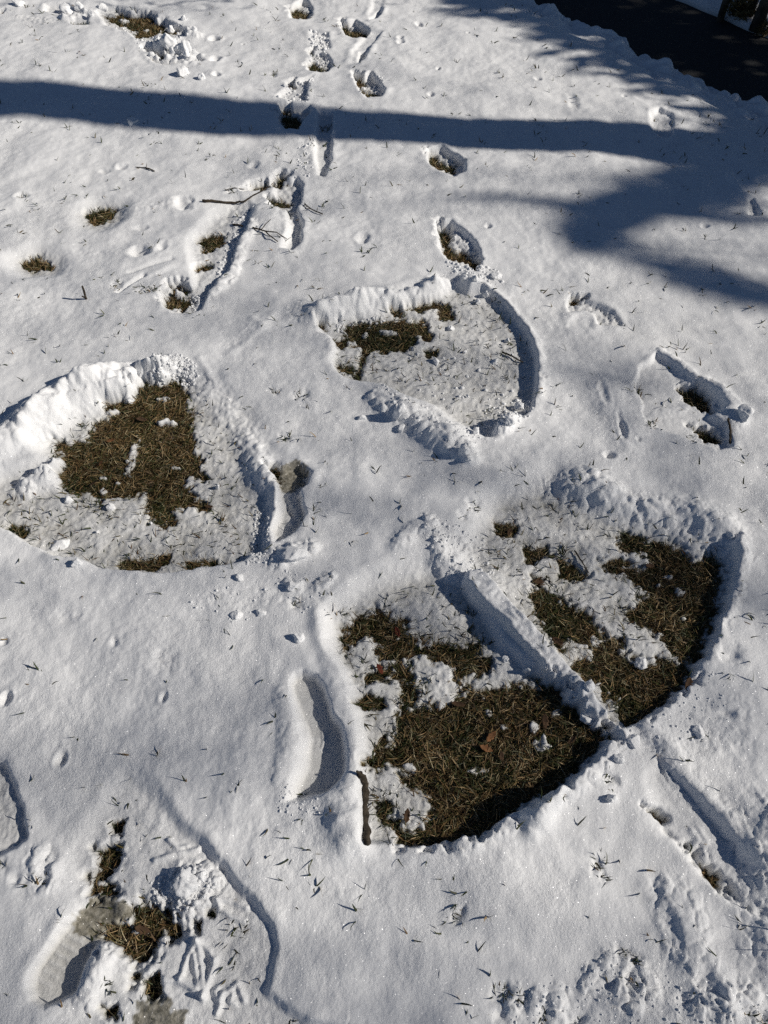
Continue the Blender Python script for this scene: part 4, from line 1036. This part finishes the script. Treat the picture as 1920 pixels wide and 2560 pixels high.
def chunk(t, px, py, w, h, label, d=None, seed=None, sink=.35, rot=None, facets=9, rough_=.22, tilt=(.1, .3)):
    """px, py: foot of the lump in the photo; w: width in window units; h: height in metres"""
    global NCH
    NCH += 1
    seed = seed or NCH * 7
    rr = random.Random(seed)
    q = surf(t, px, py); e = P(t, px + w, py, q[2])
    r = (e[0] - q[0]) / 2
    o = link('snow_chunk', chunk_mesh(seed, facets, rough_, (r, d or r * rr.uniform(.75, 1.1), h / 2)), label=label, cat='snow lump', group='loose lumps of snow')
    o.rotation_euler = (tilt[0], tilt[1], rr.uniform(-.5, .5) if rot is None else rot)
    o.location = (q[0], q[1], q[2] + h / 2 * (1 - 2 * sink))
    return o
chunk('A', 1088, 290, 60, .045, 'white lump at the left end of the heap by the top left hole')
chunk('A', 1165, 320, 115, .085, 'largest lump of the heap by the top left hole')
chunk('A', 1235, 350, 60, .065, 'pointed lump in the middle of the top left heap')
chunk('A', 1282, 355, 95, .075, 'broad right lump of the top left heap')
chunk('A', 1200, 375, 70, .05, 'low lump in front of the largest lump of the heap')
chunk('A', 1290, 385, 50, .04, 'small lump in front of the broad heap lump')
chunk('A', 1130, 345, 60, .035, 'small lump at the front left of the top left heap')
chunk('A', 1183, 220, 62, .055, 'bright cube of snow standing in the top left hole')
chunk('A', 1270, 135, 44, .04, 'small lump on the far rim of the top left hole')
chunk('A', 470, 85, 110, .06, 'shaded boulder of snow left of the top left hole')
chunk('A', 548, 55, 70, .05, 'lump behind the shaded snow boulder')
chunk('A', 715, 72, 60, .035, 'low lump between the boulder and the hole at top left')
chunk('A', 625, 105, 50, .035, 'lump right of the shaded snow boulder')
chunk('A', 130, 30, 90, .03, 'low lump nearest the top left corner')
chunk('A', 1268, 512, 95, .055, 'domed lump alone above the trunk shadow', sink=.3)
chunk('A', 1392, 540, 55, .04, 'small pointed lump right of the domed lump')
chunk('A', 915, 848, 90, .03, 'flat lump on the lower edge of the trunk shadow', sink=.35)
chunk('A', 1345, 215, 40, .03, 'tiny lump right of the top left hole')
chunk('C', 640, 965, 58, .022, 'white splinter of snow at the lower rim of the left patch turf', d=.012, rot=-.6)
chunk('C', 1255, 855, 26, .03, 'thin upright chip of snow near the right wall of the left patch')
chunk('C', 345, 1180, 110, .02, 'flat tilted slab of snow in the lower left of the left patch', facets=8, sink=.45)
chunk('C', 442, 1290, 62, .032, 'round lump sitting on the near edge of the left patch')
chunk('C', 400, 925, 60, .022, 'low lump left of the white splinter in the left patch')
chunk('C', 868, 1056, 24, .012, 'pea-sized snow ball in the middle of the left patch')
chunk('C', 560, 1105, 22, .012, 'tiny snow chip in the lower part of the left patch')
chunk('C', 745, 335, 60, .02, 'lump on the turf edge at the top of the left patch')
chunk('D', 645, 1010, 90, .06, 'pointed block on the heap below the oval patch', sink=.25, facets=9)
chunk('D', 1060, 1235, 80, .045, 'lump at the lower end of the heap below the oval patch')
chunk('D', 1085, 1280, 40, .02, 'small lump at the very foot of the heap below the oval patch')
chunk('D', 415, 1020, 60, .02, 'small lump in the snow left of the pointed block')
chunk('D', 660, 1085, 60, .025, 'low lump just below the pointed block')
chunk('D', 1195, 250, 42, .028, 'round lump inside the far right of the oval patch')
chunk('D', 1145, 298, 44, .026, 'round lump left of and nearer than its twin inside the oval patch')
chunk('D', 1055, 145, 44, .026, 'lump on the far rim of the oval patch')
chunk('D', 1120, 150, 46, .026, 'lump on the far rim where the thin wall begins')
chunk('D', 1250, 668, 52, .022, 'flat pointed chip right of the middle of the oval patch', facets=9)
chunk('D', 1330, 535, 36, .018, 'small chip near the shaded wall of the oval patch')
chunk('D', 880, 665, 60, .018, 'white chip below the turf of the oval patch', facets=9)
chunk('D', 1075, 885, 28, .016, 'snow ball at the end of a rolled track in the oval patch')
chunk('D', 1060, 605, 30, .016, 'small chip in the middle of the oval patch')
chunk('D', 975, 455, 50, .018, 'chip right of the turf in the oval patch')
chunk('D', 1400, 958, 70, .035, 'lump closing the near right corner of the oval patch', facets=9)
chunk('D', 1340, 1040, 80, .03, 'broken lump left of the near right corner of the oval patch')
chunk('D', 1130, 1110, 60, .03, 'lump between the heap and the open corner of the oval patch')
chunk('D', 1265, 130, 80, .02, 'low lump outside the far wall of the oval patch')
chunk('4', 1550, 690, 80, .045, 'loose block on the snow right of the icy boot print', sink=.3, facets=8)
chunk('E', 1055, 975, 66, .032, 'white lump on the turf of the right patch', sink=.3)
chunk('E', 505, 1015, 30, .035, 'upright sliver of snow in the shade of the ridge', d=.006, sink=.25)
chunk('E', 590, 1000, 24, .026, 'shorter sliver of snow beside the upright one', d=.005, sink=.25)
chunk('E', 408, 950, 34, .014, 'small chip in the shadow left of the ridge')
chunk('E', 735, 1045, 50, .03, 'lump on the ridge where it narrows')
chunk('E', 805, 1085, 56, .028, 'hollow lump on the lower half of the ridge')
chunk('E', 740, 1120, 44, .022, 'lump at the shaded foot of the lower ridge')
chunk('E', 800, 1230, 80, .015, 'flat crumbs at the near foot of the ridge')
chunk('E', 1330, 1300, 60, .02, 'flat lump on the snow right of the ridge end')
chunk('E', 1480, 365, 40, .02, 'small lump at the far right corner of the right patch')
chunk('F', 1408, 855, 60, .03, 'round lump right of the large wedge', sink=.4)
chunk('F', 112, 190, 56, .028, 'ball of snow with a shadow above the boot print', sink=.3)
chunk('F', 1500, 620, 70, .025, 'lumpy crust right of the near end of the ridge')
chunk('F', 1440, 690, 60, .02, 'crust lump on the near edge below the ridge end')
chunk('5', 1275, 190, 110, .035, 'broken lump at the near right corner of the left patch')
chunk('5', 1265, 320, 60, .018, 'small ridge of snow below the broken lump')
chunk('5', 1020, 445, 60, .016, 'low lump on the rough snow in the middle left')
chunk('5', 1130, 438, 44, .014, 'small flat lump right of the low lump')
chunk('5', 1035, 283, 40, .014, 'small lump under two grass blades below the left patch')
chunk('7', 800, 500, 120, .024, 'knobbly heap in the trodden hollow', rough_=.4)
chunk('7', 870, 470, 70, .02, 'knob on the right of the trodden hollow heap', rough_=.4)
# crumbs: broken snow nobody could count
def crumbs(specs, n_each, label):
    ico = bmesh.new(); bmesh.ops.create_icosphere(ico, subdivisions=1, radius=1.0)
    bv = np.array([v.co[:] for v in ico.verts]); bf = np.array([[v.index for v in f.verts] for f in ico.faces]); ico.free()
    pts = []; rad = []
    for poly, n, r0, r1 in specs:
        xs = [p[0] for p in poly]; ys = [p[1] for p in poly]
        gx = rng.uniform(min(xs), max(xs), n * 2); gy = rng.uniform(min(ys), max(ys), n * 2)
        sd, _ = poly_sd(gx, gy, poly)
        k = sd < 0
        gx, gy = gx[k], gy[k]
        zz, tt, ii = snow_height(gx, gy)
        k = tt > .002
        r = r0 + (r1 - r0) * rng.uniform(0, 1, len(gx)) ** 2.5
        pts.append(np.stack([gx, gy, zz + r * .1], -1)[k]); rad.append(r[k])
    pts = np.concatenate(pts); rad = np.concatenate(rad); n = len(pts)
    V = bv[None] * rng.uniform(.65, 1.3, (n, len(bv), 1)) * (rad[:, None, None] * rng.uniform(.7, 1.3, (n, 1, 3))) + pts[:, None, :]
    F = (bf[None] + (np.arange(n) * len(bv))[:, None, None]).reshape(-1, 3)
    me = mesh_np('snow_crumbs', V.reshape(-1, 3), F, SNOW, False)
    o = link('snow_crumbs', me, label=label, kind='stuff'); o['category'] = 'snow crumbs'
crumbs([(PL('C', [(930, 100), (1040, 80), (1130, 130), (1140, 220), (1040, 250), (880, 215)]), 420, .001, .005), (PL('H', [(790, 360), (640, 690), (580, 890), (480, 960), (420, 900), (560, 600), (600, 400)]), 150, .0015, .006),
        (PL('H', [(120, 1100), (400, 1060), (330, 1230), (200, 1200)]), 60, .0015, .006), (PL('5', [(780, 320), (1200, 200), (1500, 300), (1450, 430), (1000, 480), (820, 430)]), 90, .0008, .0035),
        (PL('5', [(1100, -40), (1160, -40), (1160, 200), (1060, 240)]), 200, .001, .005), (PL('1', [(1290, 600), (1360, 560), (1370, 760), (1270, 770)]), 60, .0015, .006), (PL('B', [(480, 200), (610, 225), (622, 480), (480, 480)]), 160, .002, .009),
        (PL('B', [(790, 530), (990, 530), (990, 670), (830, 660)]), 60, .002, .009), (PL('B', [(330, 540), (510, 540), (460, 720), (260, 680)]), 90, .002, .009), (PL('D', [(250, 400), (560, 330), (560, 420), (260, 440)]), 200, .0015, .006), (PL('D', [(700, 560), (1400, 500), (1400, 860), (760, 860)]), 60, .0012, .006),
        (PL('D', [(1180, 900), (1500, 850), (1480, 1000), (1250, 1150)]), 120, .0015, .007), (PL('D', [(480, 780), (800, 900), (1180, 1130), (1080, 1280), (700, 1100)]), 160, .0015, .006), (PL('4', [(260, 0), (500, 60), (520, 130), (300, 90)]), 120, .002, .008),
        (PL('E', [(960, 1290), (1330, 1000), (1500, 1020), (1480, 1330), (980, 1330)]), 150, .0008, .003), (PL('F', [(40, 780), (200, 850), (200, 930), (20, 930)]), 60, .0008, .003), (PL('7', [(640, 480), (860, 400), (930, 500), (820, 620), (660, 600)]), 260, .001, .005),
        (PL('6', [(150, 0), (450, 100), (480, 260), (300, 280), (190, 220)]), 160, .001, .005), (PL('8', [(850, 850), (1100, 800), (1350, 1000), (1659, 1000), (1659, 1106), (450, 1106), (480, 980)]), 160, .0008, .003), (PL('A', [(650, 60), (1330, 180), (1330, 400), (1050, 400)]), 140, .002, .009)], 0, 'loose crumbs of broken snow round the dug and trodden places')

# ------------------------------------------------------------------ trees that shade the lawn, standing right of the view
def back(px, py, Xp, t='S'):
    """the point at x = Xp that throws its shadow where the pixel shows the snow"""
    g = P(t, px, py, .05)
    k = (Xp - g[0]) / SUN[0]
    return Vector((Xp, g[1] + SUN[1] * k, .05 + SUN[2] * k))
def foliage(name, centers, size, n_per, spread, material, seed, flat=.5, needle=False):
    r = np.random.default_rng(seed)
    C = np.repeat(np.array(centers), n_per, 0)
    n = len(C)
    C = C + r.normal(0, 1, (n, 3)) * np.array(spread)
    d = r.normal(0, 1, (n, 3)); d[:, 2] *= flat; d /= np.linalg.norm(d, axis=1)[:, None]
    e = r.normal(0, 1, (n, 3)); e -= d * (e * d).sum(1)[:, None]; e /= np.linalg.norm(e, axis=1)[:, None]
    L = size * r.uniform(.6, 1.3, n)[:, None]; W = L * (.16 if needle else .55)
    V = np.stack([C - d * L * .5, C + e * W * .5 + d * L * .05, C + d * L * .5, C - e * W * .5 + d * L * .05], 1)
    F = np.arange(n * 4).reshape(n, 4)
    return mesh_np(name, V.reshape(-1, 3), F, material)
# 1. bare trunk, its shadow is the long band across the top
XP1 = 4.6
band = [(0, 238, 50), (90, 238, 46), (250, 250, 43), (416, 268, 47), (600, 283, 41), (835, 300, 38), (960, 308, 37), (1200, 324, 38), (1480, 328, 43), (1700, 350, 46)]
pts = []; rad = []
for bx, by, hwid in band[::-1]:
    p = back(bx, by, XP1)
    g0 = P('S', bx, by - hwid, .05); g1 = P('S', bx, by + hwid, .05)
    pts.append(p); rad.append(abs(g1[1] - g0[1]) / 2)
base = Vector((XP1, pts[0].y, -.05))
pts = [base, base.lerp(pts[0], .25), base.lerp(pts[0], .6)] + pts
rad = [rad[0] * 1.5, rad[0] * 1.1, rad[0]] + rad
top = pts[-1]
pts += [top + Vector((.1, .1, 1.0)), top + Vector((.0, .2, 2.2)), top + Vector((.1, .2, 3.6))]
rad += [rad[-1] * .8, rad[-1] * .55, rad[-1] * .25]
t1 = link('tree', None, label='bare trunk right of the view that throws the long band of shade', cat='tree')
t1.location = base
link('trunk', tube_mesh('trunk', [([p - base for p in pts], rad)], TRUNK, 14, .04), parent=t1)
cl = []
limbs = []
for i in range(9):
    rr = random.Random(i + 70)
    a0 = top + Vector((0, .1, .4 + .35 * i)); an = rr.uniform(0, 6.28)
    tip = a0 + Vector((math.cos(an) * 1.3, math.sin(an) * 1.3, .9))
    limbs.append(([a0 - base, a0.lerp(tip, .5) + Vector((0, 0, .1)) - base, tip - base], [.05, .03, .01]))
    for k in range(8):
        cl.append(a0.lerp(tip, rr.uniform(.4, 1.1)) - base)
link('crown', tube_mesh('crown', limbs, TRUNK, 6), parent=t1)
# 2. conifer beside the road
XP2 = 5.4
def in_shade(px, py, edge):
    return True
edge = [(1060, -60), (1100, 0), (1200, 50), (1290, 70), (1360, 110), (1450, 150), (1520, 195), (1600, 205), (1680, 240), (1780, 280), (1860, 310), (1990, 330)]
cent = []
rr = random.Random(5)
eg = [P('S', a, b, .05) for a, b in edge]
for i in range(6500):
    gx = rr.uniform(0.0, 4.4); gy = rr.uniform(2.7, 7.2)
    # distance beyond the edge of shade
    ys_ = [e[1] for e in eg]
    ex = None
    for a, b in zip(eg[:-1], eg[1:]):
        if b[1] <= gy <= a[1]:
            f = (gy - b[1]) / (a[1] - b[1] + 1e-9); ex = b[0] + (a[0] - b[0]) * f
    if ex is None:
        if gy < eg[-1][1]:
            continue
        ex = eg[0][0] - (gy - eg[0][1]) * .35
    ins = gx - ex
    if ins < .03:
        continue
    if rr.random() > min(1, .22 + ins * 1.3):
        continue
    rs = float(road_s(gx, gy))
    if rr.random() > (.28 if rs > ROADW - .03 else .85 if rs > .1 else 1):
        continue
    k = (XP2 - gx) / SUN[0]
    p = Vector((XP2, gy + SUN[1] * k, .05 + SUN[2] * k)) + Vector(SUN) * rr.uniform(-.7, .7)
    if p.z < .1:
        continue
    cent.append(p)
t2 = link('conifer', None, label='dark conifer beside the road shading its edge', cat='tree')
b2 = Vector((XP2 + .1, 5.3, -.05)); t2.location = b2
link('trunk', tube_mesh('trunk', [([Vector((0, 0, 0)), Vector((0, 0, .3)), Vector((.03, .02, 2.5)), Vector((0, 0, 4.6)), Vector((0, .05, 7.2))], [.24, .19, .14, .09, .02])], TRUNK, 12, .05), parent=t2)
link('crown', foliage('crown', [c - b2 for c in cent], .10, 8, (.045, .045, .045), NEEDLE, 3, .5), parent=t2)
lb = []
for i in range(46):
    c = cent[i * len(cent) // 46] - b2
    s0 = Vector((0, 0, max(.3, c.z + rr.uniform(.1, .4))))
    lb.append(([s0, s0.lerp(c, .5) + Vector((0, 0, .05)), c], [.025, .015, .006]))
link('boughs', tube_mesh('boughs', lb, TRUNK, 5), parent=t2)
# 3. leafy shrub-like tree further right, throwing the soft dark fingers at the right edge
XP3 = 9.0
TW = lambda t, pts: [(TL[t][0] + a * TL[t][2], TL[t][1] + b * TL[t][2]) for a, b in pts]
mass = [TW('2', [(1800, 500), (1560, 560), (1340, 690), (1020, 800), (830, 940), (800, 985), (830, 1030), (1000, 1070), (1080, 1060), (1010, 1000), (1090, 960), (1250, 900), (1500, 870), (1640, 800), (1800, 700)]),
        TW('2', [(840, 1000), (1000, 1030), (1200, 1090), (1400, 1130), (1659, 1200), (1800, 1240), (1800, 1330), (1659, 1300), (1400, 1220), (1150, 1120), (960, 1070)]),
        TW('2', [(1550, 540), (1700, 480), (1800, 460), (1800, 640), (1500, 720), (1360, 690)])]
cent = []
for pl in mass:
    gp = [P('S', a, b, .05) for a, b in pl]
    xs = [g[0] for g in gp]; ys = [g[1] for g in gp]
    A = (max(xs) - min(xs)) * (max(ys) - min(ys))
    n = int(A * 4200)
    gx = rng.uniform(min(xs), max(xs), n); gy = rng.uniform(min(ys), max(ys), n)
    sd, _ = poly_sd(gx, gy, gp)
    for a, b in zip(gx[sd < -.012], gy[sd < -.012]):
        k = (XP3 - a) / SUN[0]
        cent.append(Vector((XP3, b + SUN[1] * k, .05 + SUN[2] * k)) + Vector(SUN) * rng.uniform(-.5, .5))
faint = [(tuple(TW('2', [(250, 830)])[0])), tuple(TW('2', [(600, 850)])[0]), tuple(TW('2', [(960, 880)])[0])]
t3 = link('tree', None, label='leafy leaning tree right of the view that throws the soft fingers of shade', cat='tree')
b3 = Vector((XP3 + .1, 1.1, -.02)); t3.location = b3
lb = [([Vector((0, 0, 0)), Vector((0, .1, .8)), Vector((0, .2, 1.6)), Vector((.05, .3, 2.6))], [.11, .09, .07, .03])]
for i in range(14):
    c = cent[i * len(cent) // 14] - b3
    s0 = Vector((0, .1, rr.uniform(.6, 1.4)))
    lb.append(([s0, s0.lerp(c, .5) + Vector((0, 0, -.05)), c], [.03, .02, .008]))
f0, f1, f2 = [back(a, b, XP3) - b3 for a, b in faint]
lb.append(([Vector((0, .2, 1.6)), f2, f1, f0], [.04, .03, .028, .018]))
link('trunk', tube_mesh('trunk', lb, TRUNK, 7), parent=t3)
link('crown', foliage('crown', [c - b3 for c in cent], .075, 2, (.03, .03, .03), NEEDLE, 4, .8), parent=t3)

# 4. tall bare tree added out of view: its branches softly dim the foreground sun
t4 = link('tree', None, label='tall bare tree added unseen far right, its fine branches dimming the sun on the foreground', cat='tree')
b4 = Vector((11.0, -1.4, 0)); t4.location = b4
parts = []; rb = random.Random(99)
def grow(p, d, L, r, lev):
    n = 4
    pts = [p]; rad = [r]
    for i in range(n):
        d = (d + Vector((rb.gauss(0, .13), rb.gauss(0, .13), rb.gauss(0, .08) + .05))).normalized()
        p = p + d * (L / n); pts.append(p); rad.append(r * (1 - .5 * (i + 1) / n))
    parts.append((pts, rad))
    if lev == 0:
        return
    for k in range(5 if lev > 3 else 4):
        f = rb.uniform(.3, 1.0); i = min(n - 1, int(f * n))
        q = pts[i].lerp(pts[i + 1], f * n - i)
        e = (d + Vector((rb.gauss(0, .75), rb.gauss(0, .75), rb.gauss(0, .45)))).normalized()
        grow(q, e, L * rb.uniform(.55, .78), max(rad[-1] * rb.uniform(.6, .95), .004), lev - 1)
grow(Vector((0, 0, 0)), Vector((0, 0, 1)), 5.0, .2, 5)
link('trunk', tube_mesh('trunk', parts[:1], TRUNK, 12, .05), parent=t4)
br = link('branches', tube_mesh('branches', parts[1:], TRUNK, 4, 0), parent=t4)

# ------------------------------------------------------------------ beyond the road: stems, a snow-capped shrub, dry clumps
def shrub_clump(t, px, py, r, h, label, material, seed, stems=0, name='shrub'):
    q = P(t, px, py, -.03)
    q = (q[0], q[1], hs(q[0], q[1]) - .01)
    o = link(name, None, label=label, cat='shrub', group='plants beyond the road'); o.location = q
    rg = np.random.default_rng(seed)
    cs = []
    for k in range(90):
        v = rg.normal(0, 1, 3); v /= np.linalg.norm(v); v *= rg.uniform(.3, 1) ** .5
        cs.append((v[0] * r, v[1] * r * .8, h * .5 + v[2] * h * .5))
    link('foliage', foliage('foliage', cs, r * .45, 9, (r * .12,) * 3, material, seed, .6, True), parent=o)
    parts = []
    for k in range(12):
        a = rg.uniform(0, 6.28)
        parts.append(([Vector((0, 0, 0)), Vector((math.cos(a) * r * .4, math.sin(a) * r * .35, h * .5)), Vector((math.cos(a) * r * .8, math.sin(a) * r * .7, h * .9))], [r * .05, r * .035, r * .015]))
    link('stems', tube_mesh('stems', parts, BARK, 5), parent=o)
    return o, q
o, q = shrub_clump('R', 1390, 95, .09, .10, 'dry brown shrub capped with snow beyond the road', DRYLEAF, 21)
me = chunk_mesh(91, 4, .2, (.095, .06, .022))
cap = link('snow_cap', me, parent=o); cap.location = (.01, .03, .105)
shrub_clump('R', 1660, 225, .05, .07, 'small straw-coloured clump at the right edge beyond the road', DRYLEAF, 22)
def stem(t, px, py, r, label, lean=0.0):
    q = P(t, px, py, -.03); z0 = hs(q[0], q[1])
    o = link('tree', None, label=label, cat='tree', group='stems beyond the road'); o.location = (q[0], q[1], z0 - .02)
    link('trunk', tube_mesh('trunk', [([Vector((0, 0, 0)), Vector((0, 0, .08)), Vector((lean * .5, .02, .9)), Vector((lean, 0, 2.2)), Vector((lean * 1.2, .1, 3.4))], [r * 1.15, r, r * .9, r * .7, r * .3])], TRUNK, 10, .06), parent=o)
    L = []
    rg = random.Random(int(px))
    cs = []
    for k in range(8):
        a = rg.uniform(0, 6.28); z1 = 1.5 + k * .22
        tip = Vector((math.cos(a) * .6 + lean, math.sin(a) * .6, z1 + .5))
        L.append(([Vector((lean * .7, 0, z1)), tip], [r * .35, r * .1]))
        for j in range(10):
            cs.append(Vector((lean * .7, 0, z1)).lerp(tip, rg.uniform(.3, 1.1)))
    link('limbs', tube_mesh('limbs', L, TRUNK, 5), parent=o)
    link('crown', foliage('crown', cs, .09, 12, (.09,) * 3, NEEDLE, int(px), .6, True), parent=o)
stem('R', 1205, 72, .019, 'slim dark tree stem left of the snow-capped shrub')
stem('R', 1575, 185, .030, 'thicker dark tree stem right of the snow-capped shrub', .1)
stem('R', 1500, 120, .009, 'thinnest dark tree stem just behind the thicker one')
print('blades etc built; verts', len(snow.data.vertices), 'faces', len(snow.data.polygons))
